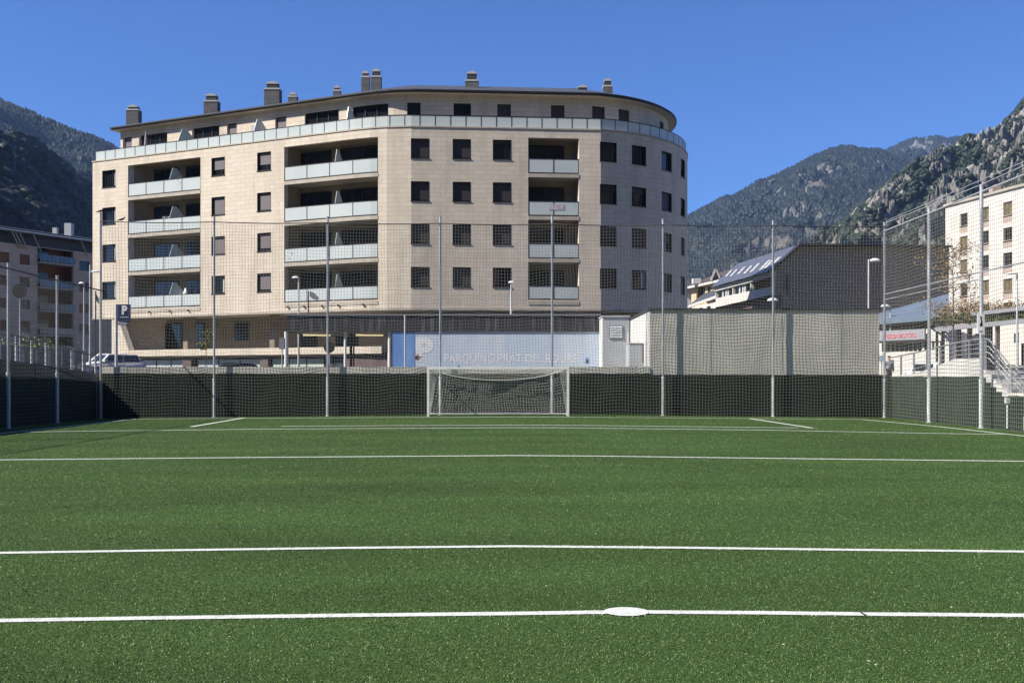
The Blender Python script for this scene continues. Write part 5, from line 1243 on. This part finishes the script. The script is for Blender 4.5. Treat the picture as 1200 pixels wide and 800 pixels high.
# railings on the right ramp
rr=thing('ramp_railing','grey handrail with uprights climbing along the ramp parapet','railing',(XR+.12,41,2.2))
xr_=XR+.12
def zr_r(y): return float(np.interp(y,[37.3,39.6,42.2,44,46.5],[3.08,3.0,2.80,2.68,2.55]))
mb=MB(); mb.tube([(xr_,y,zr_r(y)) for y in np.linspace(37.3,46.4,12)],.03,8)
mb.build('handrail',m_railgrey,rr)
mb=MB()
for k in (.25,.5,.75):
    zt_=lambda y: float(np.interp(y,[37.35,39.6,42.2,44,46.2],[2.36,2.36,1.96,1.78,1.70]))
    mb.tube([(xr_,y,zt_(y)+(zr_r(y)-zt_(y))*k) for y in np.linspace(37.3,46.4,12)],.009,5)
mb.build('wire',m_steel_light,rr)
for px in (1056,1071,1086,1102,1119,1136,1153):
    y=XR*F0/(px-CX); y=xr_*F0/(px-CX); mb=MB(); mb.box(xr_-.03,xr_+.03,y-.03,y+.03,1.5,zr_r(y)); mb.build('post',m_railgrey,rr)
rs2=thing('stair_railing','grey stair handrail going down to the terrace at the right edge','railing',(XR+.12,36,1.8))
mb=MB(); mb.tube([(xr_,37.25,3.05),(xr_,36.9,3.0),(xr_,35.25,2.0),(xr_,33,2.0),(xr_,14,2.0)],.03,8)
mb.build('handrail',m_railgrey,rs2)
mb=MB()
for k in (.22,.44,.66): mb.tube([(xr_,37.2,3.0-k*.95),(xr_,36.9,2.95-k*.95),(xr_,35.25,2.0-k*.85),(xr_,14,2.0-k*.85)],.014,6)
mb.build('middle_rail',m_steel_light,rs2)
for y in (37.2,36.2,35.25,33.4,31.5,29.5,27,24,20): 
    mb=MB(); zt_=float(np.interp(y,[35.25,36.9],[2.0,3.0])); mb.box(xr_-.025,xr_+.025,y-.025,y+.025,1.0,zt_); mb.build('post',m_railgrey,rs2)
tr2=thing('bank_railing','second railing with slanting bars behind the terrace at the right edge','railing',(20,38,1.6))
mb=MB(); A=P(1176,431,40); B=P(1260,430,38)
for k in range(5): mb.tube([A-Vector((0,0,.25*k)),B-Vector((0,0,.25*k+.0))],.016,6)
mb.build('rail',m_railgrey,tr2); mb=MB()
for k in range(6): q=A.lerp(B,k/5); mb.box(q.x-.025,q.x+.025,q.y-.025,q.y+.025,1.3,q.z+.03)
mb.build('post',m_railgrey,tr2)
ws=thing('small_street_sign','small pale turquoise street sign beside the concrete wall end','sign',(PX(1033,58),58,1)); mb=MB(); mb.box(PX(1029,58),PX(1037,58),57.97,58,PZ(423.5,58),PZ(416.5,58)); mb.build('plate',M('turquoise_plate',(.45,.62,.66),.5,.3),ws); mb=MB(); mb.tube([(PX(1033,58),58.03,.95),(PX(1033,58),58.03,PZ(417,58))],.03,8); mb.build('pole',m_steel,ws)

# ================================================================== PERSON
def skinned(name,verts,edges,radii,root,mat,parent,sub=2):
    me=bpy.data.meshes.new(name); me.from_pydata(verts,edges,[]); o=bpy.data.objects.new(name,me); COL.objects.link(o)
    md=o.modifiers.new('s','SKIN'); md.use_smooth_shade=True
    for i,v in enumerate(me.skin_vertices[0].data): v.radius=(radii[i],radii[i]); v.use_root=(i==root)
    sb_=o.modifiers.new('u','SUBSURF'); sb_.levels=sub; sb_.render_levels=sub
    bpy.context.view_layer.update(); m2=bpy.data.meshes.new_from_object(o.evaluated_get(bpy.context.evaluated_depsgraph_get()))
    COL.objects.unlink(o); bpy.data.objects.remove(o); m2.materials.clear(); m2.materials.append(mat); m2.name=name
    return place(name,m2,parent)
d=60; bx_,bz_=PX(1042,d),PZ(417,d)-1.74
pn=thing('person','person in a blue-grey top and dark trousers walking behind the ramp wall','person',(bx_,d,bz_))
O=Vector((bx_,d,bz_))
J=[(0,0,.95),(0,0,1.15),(0,.01,1.38),(0,0,1.47),(0,-.01,1.56),(0,-.02,1.66),  # pelvis..head
   (-.18,0,1.40),(-.24,.04,1.13),(-.22,-.08,.90),(-.21,-.11,.82),(.18,0,1.40),(.24,.05,1.13),(.25,.0,.89),(.25,-.02,.81),
   (-.1,0,.90),(-.11,-.10,.50),(-.11,.02,.09),(-.11,-.13,.04),(.1,0,.90),(.11,.08,.50),(.11,.28,.12),(.11,.16,.04)]
Ed=[(0,1),(1,2),(2,3),(3,4),(4,5),(2,6),(6,7),(7,8),(8,9),(2,10),(10,11),(11,12),(12,13),(0,14),(14,15),(15,16),(16,17),(0,18),(18,19),(19,20),(20,21)]
Rd=[.13,.12,.14,.055,.08,.09,.055,.042,.03,.035,.055,.042,.03,.035,.085,.06,.042,.04,.085,.06,.042,.04]
skinned('body',[O+Vector(v) for v in J],Ed,Rd,0,m_skin,pn)
idx=[0,1,2,6,7,8,10,11,12]; mp_={a:i for i,a in enumerate(idx)}
skinned('shirt',[O+Vector(J[a]) for a in idx],[(mp_[a],mp_[b]) for a,b in Ed if a in mp_ and b in mp_],[Rd[a]+.02 for a in idx],0,m_shirt,pn)
idx=[0,14,15,16,18,19,20]; mp_={a:i for i,a in enumerate(idx)}
skinned('trousers',[O+Vector(J[a]) for a in idx],[(mp_[a],mp_[b]) for a,b in Ed if a in mp_ and b in mp_],[Rd[a]+.018 for a in idx],0,m_trouser,pn)
bm=bmesh.new(); bmesh.ops.create_icosphere(bm,subdivisions=3,radius=1)
for v in bm.verts: v.co=Vector((v.co.x*.095,v.co.y*.115+.012,v.co.z*.10)) ; 
bmesh.ops.delete(bm,geom=[v for v in bm.verts if v.co.y<-.02 and v.co.z<.035],context='VERTS')
me=bpy.data.meshes.new('hair'); bm.to_mesh(me); bm.free(); me.transform(Matrix.Translation(O+Vector((0,-.01,1.665)))); me.materials.append(m_hair); place('hair',me,pn)
bk=thing('backpack','dark backpack on the back of the person by the ramp','backpack',O+Vector((.12,.2,1.1)))
mb=MB(); mb.box(O.x-.05,O.x+.30,O.y+.14,O.y+.34,O.z+1.0,O.z+1.45); o=mb.build('bag',m_black,bk)
bm=bmesh.new(); bm.from_mesh(o.data); bmesh.ops.remove_doubles(bm,verts=bm.verts,dist=1e-4); bmesh.ops.bevel(bm,geom=bm.edges[:],offset=.07,segments=3,affect='EDGES'); bm.to_mesh(o.data); bm.free()
# birds
def bird(px,py,d,label):
    p=P(px,py,d); t=thing('bird',label,'bird',p); prof=[(-.16,.02,.012),(-.08,.05,.03),(0,.07,.05),(.07,.09,.045),(.10,.13,.03),(.13,.16,.03),(.155,.165,.012),(.18,.16,.003)]
    mb=MB(); mb.tube([p+Vector((x*1.2,0,z)) for x,z,r in prof],[r for _,_,r in prof],10); mb.build('body',m_bird,t,smooth=True)
    mb=MB(); mb.tube([p+Vector((0,.015,.05)),p+Vector((0,.015,0))],.006,5); mb.tube([p+Vector((.02,-.015,.05)),p+Vector((.02,-.015,0))],.006,5); mb.build('leg',m_bird,t)
bird(117.5,249.2,46,'dark bird perched on top of the left corner post')
bird(142,259,45.95,'small bird sitting on the top cable near the left corner')

# ================================================================== MOUNTAINS
def tree_template(kind):
    if kind=='cone':
        v=[(0,0,1)]; K=6
        for k in range(K): a=2*math.pi*k/K; v.append((.30*math.cos(a),.30*math.sin(a),.35))
        for k in range(K): a=2*math.pi*(k+.5)/K; v.append((.42*math.cos(a),.42*math.sin(a),.0))
        f=[]
        for k in range(K): j=(k+1)%K; f+= [(0,1+k,1+j),(1+k,7+k,1+j),(1+j,7+k,7+j)]
        return np.array(v),np.array(f)
    bm=bmesh.new(); bmesh.ops.create_icosphere(bm,subdivisions=1,radius=.5); v=np.array([q.co[:] for q in bm.verts]); v[:,2]+=.4; f=np.array([[q.index for q in g_.verts] for g_ in bm.faces]); bm.free(); return v,f
def mountain(name,label,ridge,foot,nu,nv,amp,freq,seed,mat,ntree,tsize,tmat,tlabel,rockth=.55,kind='cone',ridge_amp=.35,prof=1.0,rockz=0,tslope=None,xcut=None,dz=0):
    def samp(L,u):
        W=np.array([q[1:] if q[0]=='w' else P(*q)[:] for q in L]); t=np.linspace(0,1,len(L)); return np.stack([np.interp(u,t,W[:,k]) for k in range(3)],-1)
    u=np.linspace(0,1,nu); v=np.linspace(0,1.35,nv); U,Vv=np.meshgrid(u,v)
    R_=samp(ridge,U); F_=samp(foot,U)
    t=np.minimum(Vv,1)
    p=F_+(R_-F_)*t[...,None]; p[...,2]=F_[...,2]+(R_-F_)[...,2]*t**prof
    over=np.maximum(Vv-1,0)
    dirh=(R_-F_).copy(); dirh[...,2]=0
    p+=dirh*over[...,None]*.9; p[...,2]-=over*(R_-F_)[...,2]*1.3
    q=p*freq
    n1=fbm(q*np.array([1,1,.6]),6,seed,True,.55)-.55; n2=fbm(q*2.7+31,4,seed+9,False,.55)-.5; n3=fbm(q*6.5+7,3,seed+23,True,.6)-.5
    env=np.minimum(1,.15+np.minimum(t*4,1))*(1-(1-ridge_amp)*np.clip((t-.8)/.2,0,1))
    nrm=-dirh/np.linalg.norm(dirh,axis=-1,keepdims=True); nrm[...,2]=.8
    nd=n1+n2*.35+n3*.24; nd=nd-nd.mean()
    p+=nrm*(nd*amp*env)[...,None]; p[...,2]+=dz*np.clip(t*3,0,1)
    # rock mask from relief and slope
    gz_=np.gradient(p[...,2],axis=0)/(np.linalg.norm(np.gradient(p[...,:2],axis=0),axis=-1)+1e-3)
    m=fbm(p*freq*3.1+50,5,seed+3,False,.6)
    mask=np.clip(.5+(m-.5)*2.2+(n1+.05)*1.1+(np.clip(gz_,-1,3)-1.2)*.12+rockz-(rockth-.5)*2,0,1)
    nn=nu; i,j=np.meshgrid(np.arange(nv-1),np.arange(nu-1),indexing='ij'); b0=i*nn+j
    me=npmesh(name,p.reshape(-1,3),np.stack([b0,b0+1,b0+nn+1,b0+nn],-1).reshape(-1,4),mat)
    at=me.attributes.new('rock','FLOAT','POINT'); at.data.foreach_set('value',mask.ravel().astype(np.float32))
    o=link(bpy.data.objects.new(name,me)); tag(o,label,kind='structure')
    if ntree:
        K=ntree*4; fi=rng.random(K)*(nv-1.001)*(1.02/1.35); fj=rng.random(K)*(nu-1.001); i0=fi.astype(int); j0=fj.astype(int); a=(fi-i0)[:,None]; c=(fj-j0)[:,None]
        pos=(p[i0,j0]*(1-a)+p[i0+1,j0]*a)*(1-c)+(p[i0,j0+1]*(1-a)+p[i0+1,j0+1]*a)*c
        mk=mask[i0,j0]; keep=mk<.42+rng.normal(0,.12,K); pos=pos[keep][:ntree]; n_=len(pos)
        tv,tf=tree_template(kind); s=tsize*rng.uniform(.55,1.25,n_); ang=rng.uniform(0,6.28,n_)
        ca,sa=np.cos(ang)[:,None],np.sin(ang)[:,None]; sx=(s*rng.uniform(.8,1.3,n_))[:,None]
        VX=(tv[None,:,0]*ca-tv[None,:,1]*sa)*sx; VY=(tv[None,:,0]*sa+tv[None,:,1]*ca)*sx; VZ=tv[None,:,2]*s[:,None]-.08*s[:,None]
        V=np.stack([VX,VY,VZ],-1)+pos[:,None,:]; V+=rng.normal(0,.035,V.shape)*s[:,None,None]
        Fq=(tf[None]+(np.arange(n_)*len(tv))[:,None,None]).reshape(-1,3)
        o=link(bpy.data.objects.new('forest',npmesh('forest',V.reshape(-1,3),Fq,tmat))); tag(o,tlabel,'forest',kind='stuff')
m_rockB=rockmat('pale_rock',(.085,.085,.082),(.44,.42,.38),(.028,.034,.016),.06)
m_rockA=rockmat('far_rock',(.11,.11,.10),(.30,.285,.26),(.028,.036,.022),.018)
m_rockL=rockmat('shaded_rock',(.03,.03,.033),(.07,.07,.072),(.010,.014,.009),.06)  # rock colours kept dark, the left cliff's shade painted in
mountain('far_mountain','forested blue mountain in the centre distance',
 [(640,330,2200),(720,296,2350),(803,257,2500),(855,231,2600),(911,205,2650),(949,185,2650),(985,173.5,2650),(1012,176.5,2600),(1035,179.5,2550),(1075,200,2500),(1130,236,2400),(1200,275,2300)],
 [(560,430,1250),(650,430,1250),(760,428,1300),(840,425,1300),(900,425,1300),(950,420,1350),(990,415,1400),(1030,410,1400),(1080,400,1450),(1120,400,1450),(1180,400,1450),(1260,400,1450)],
 330,190,130,.0042,3,m_rockA,80000,10,m_wood_far,'dense conifer forest on the far central mountain',rockth=.765,prof=.85,ridge_amp=.18,kind='cone')
mountain('distant_peak','rocky shoulder rising behind the central mountain',
 [(960,230,3300),(1012,186,3300),(1035,178,3300),(1057,168,3300),(1080,163,3300),(1102,161.5,3300),(1125,160,3300),(1160,170,3300),(1230,200,3300)],
 [(960,330,2500),(1012,330,2500),(1035,330,2500),(1057,330,2500),(1080,330,2500),(1102,330,2500),(1125,330,2500),(1160,330,2500),(1230,330,2500)],
 150,100,110,.007,8,m_rockA,22000,11,m_wood_far,'scattered conifers on the distant rocky shoulder',rockth=.66,ridge_amp=.25)
mountain('rocky_mountain','steep pale rocky mountainside with dark trees on the right',
 [(880,330,1050),(920,300,1060),(950,283,1080),(983,248,1100),(1015,223,1130),(1043,206,1160),(1070,190,1180),(1092,174,1200),(1109,161,1220),(1134,146,1240),(1153,145,1240),(1170,139,1230),(1181,129,1220),(1197,111,1200),(1230,90,1150),(1290,60,1080),(1360,40,1000)],
 [(800,440,420),(850,440,430),(880,438,440),(910,436,450),(940,434,460),(970,432,470),(1000,430,480),(1030,428,480),(1060,425,480),(1090,422,480),(1120,420,480),(1150,418,470),(1180,416,460),(1210,414,450),(1260,412,440),(1330,410,420),(1420,410,400)],
 460,320,85,.0125,5,m_rockB,115000,4.9,m_wood,'dark trees growing between the pale crags on the right',rockth=.60,ridge_amp=.3,prof=.9,kind='ball',dz=-14)
mountain('left_back_mountain','wooded mountain ridge falling behind the left corner of the block',
 [(-120,70,1500),(-60,92,1600),(0,118,1700),(20,127,1720),(45,139,1760),(75,150,1800),(105,161,1850),(122,167,1900),(150,182,1950),(220,235,2000),(330,330,2050)],
 [(-200,420,700),(-120,420,720),(-60,420,750),(-20,420,780),(20,420,800),(60,420,830),(90,420,860),(120,420,900),(160,420,940),(230,420,1000),(340,420,1050)],
 200,130,60,.0055,12,m_rockA,30000,9,m_wood_far,'even conifer forest on the left back ridge',rockth=.85,ridge_amp=.15)
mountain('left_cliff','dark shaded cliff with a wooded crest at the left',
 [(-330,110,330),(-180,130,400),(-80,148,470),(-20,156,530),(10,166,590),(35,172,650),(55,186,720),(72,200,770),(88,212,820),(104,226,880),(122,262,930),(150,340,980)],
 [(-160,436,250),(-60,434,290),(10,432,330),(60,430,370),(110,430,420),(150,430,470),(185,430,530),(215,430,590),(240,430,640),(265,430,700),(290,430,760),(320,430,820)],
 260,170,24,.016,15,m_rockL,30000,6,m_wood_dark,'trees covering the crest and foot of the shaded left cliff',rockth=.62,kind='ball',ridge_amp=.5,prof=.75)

rear=[];rearf=[]
for a,h in ((-172,430),(-160,380),(-145,470),(-128,520),(-112,470),(-96,430),(-80,500),(-64,560),(-48,480),(-30,400),(-12,440),(5,400)):
    an=math.radians(a); rear.append(('w',1150*math.cos(an),1150*math.sin(an)*.9-60,h)); rearf.append(('w',420*math.cos(an),420*math.sin(an)*.9-60,0))
mountain('added_rear_mountain','unseen valley side added behind the camera to dim the sky fill',rear,rearf,200,90,70,.008,33,m_rockA,0,9,m_wood,'',rockth=.75,ridge_amp=.5)  # unseen slope added to cut blue sky fill and darken pane reflections
# ================================================================== HAZE
mh=bpy.data.materials.new('haze'); mh.use_nodes=True; n=mh.node_tree.nodes; n.clear()
out=n.new('ShaderNodeOutputMaterial'); vp=n.new('ShaderNodeVolumePrincipled'); vp.inputs['Color'].default_value=(.36,.56,1,1); vp.inputs['Density'].default_value=.000075; vp.inputs['Anisotropy'].default_value=.0
mh.node_tree.links.new(vp.outputs[0],out.inputs['Volume'])
mb=MB(); mb.box(-3300,3300,-1700,3700,-3,860); hz=mb.build('haze',mh); tag(hz,'thin blue mountain haze filling the valley','haze',kind='stuff')
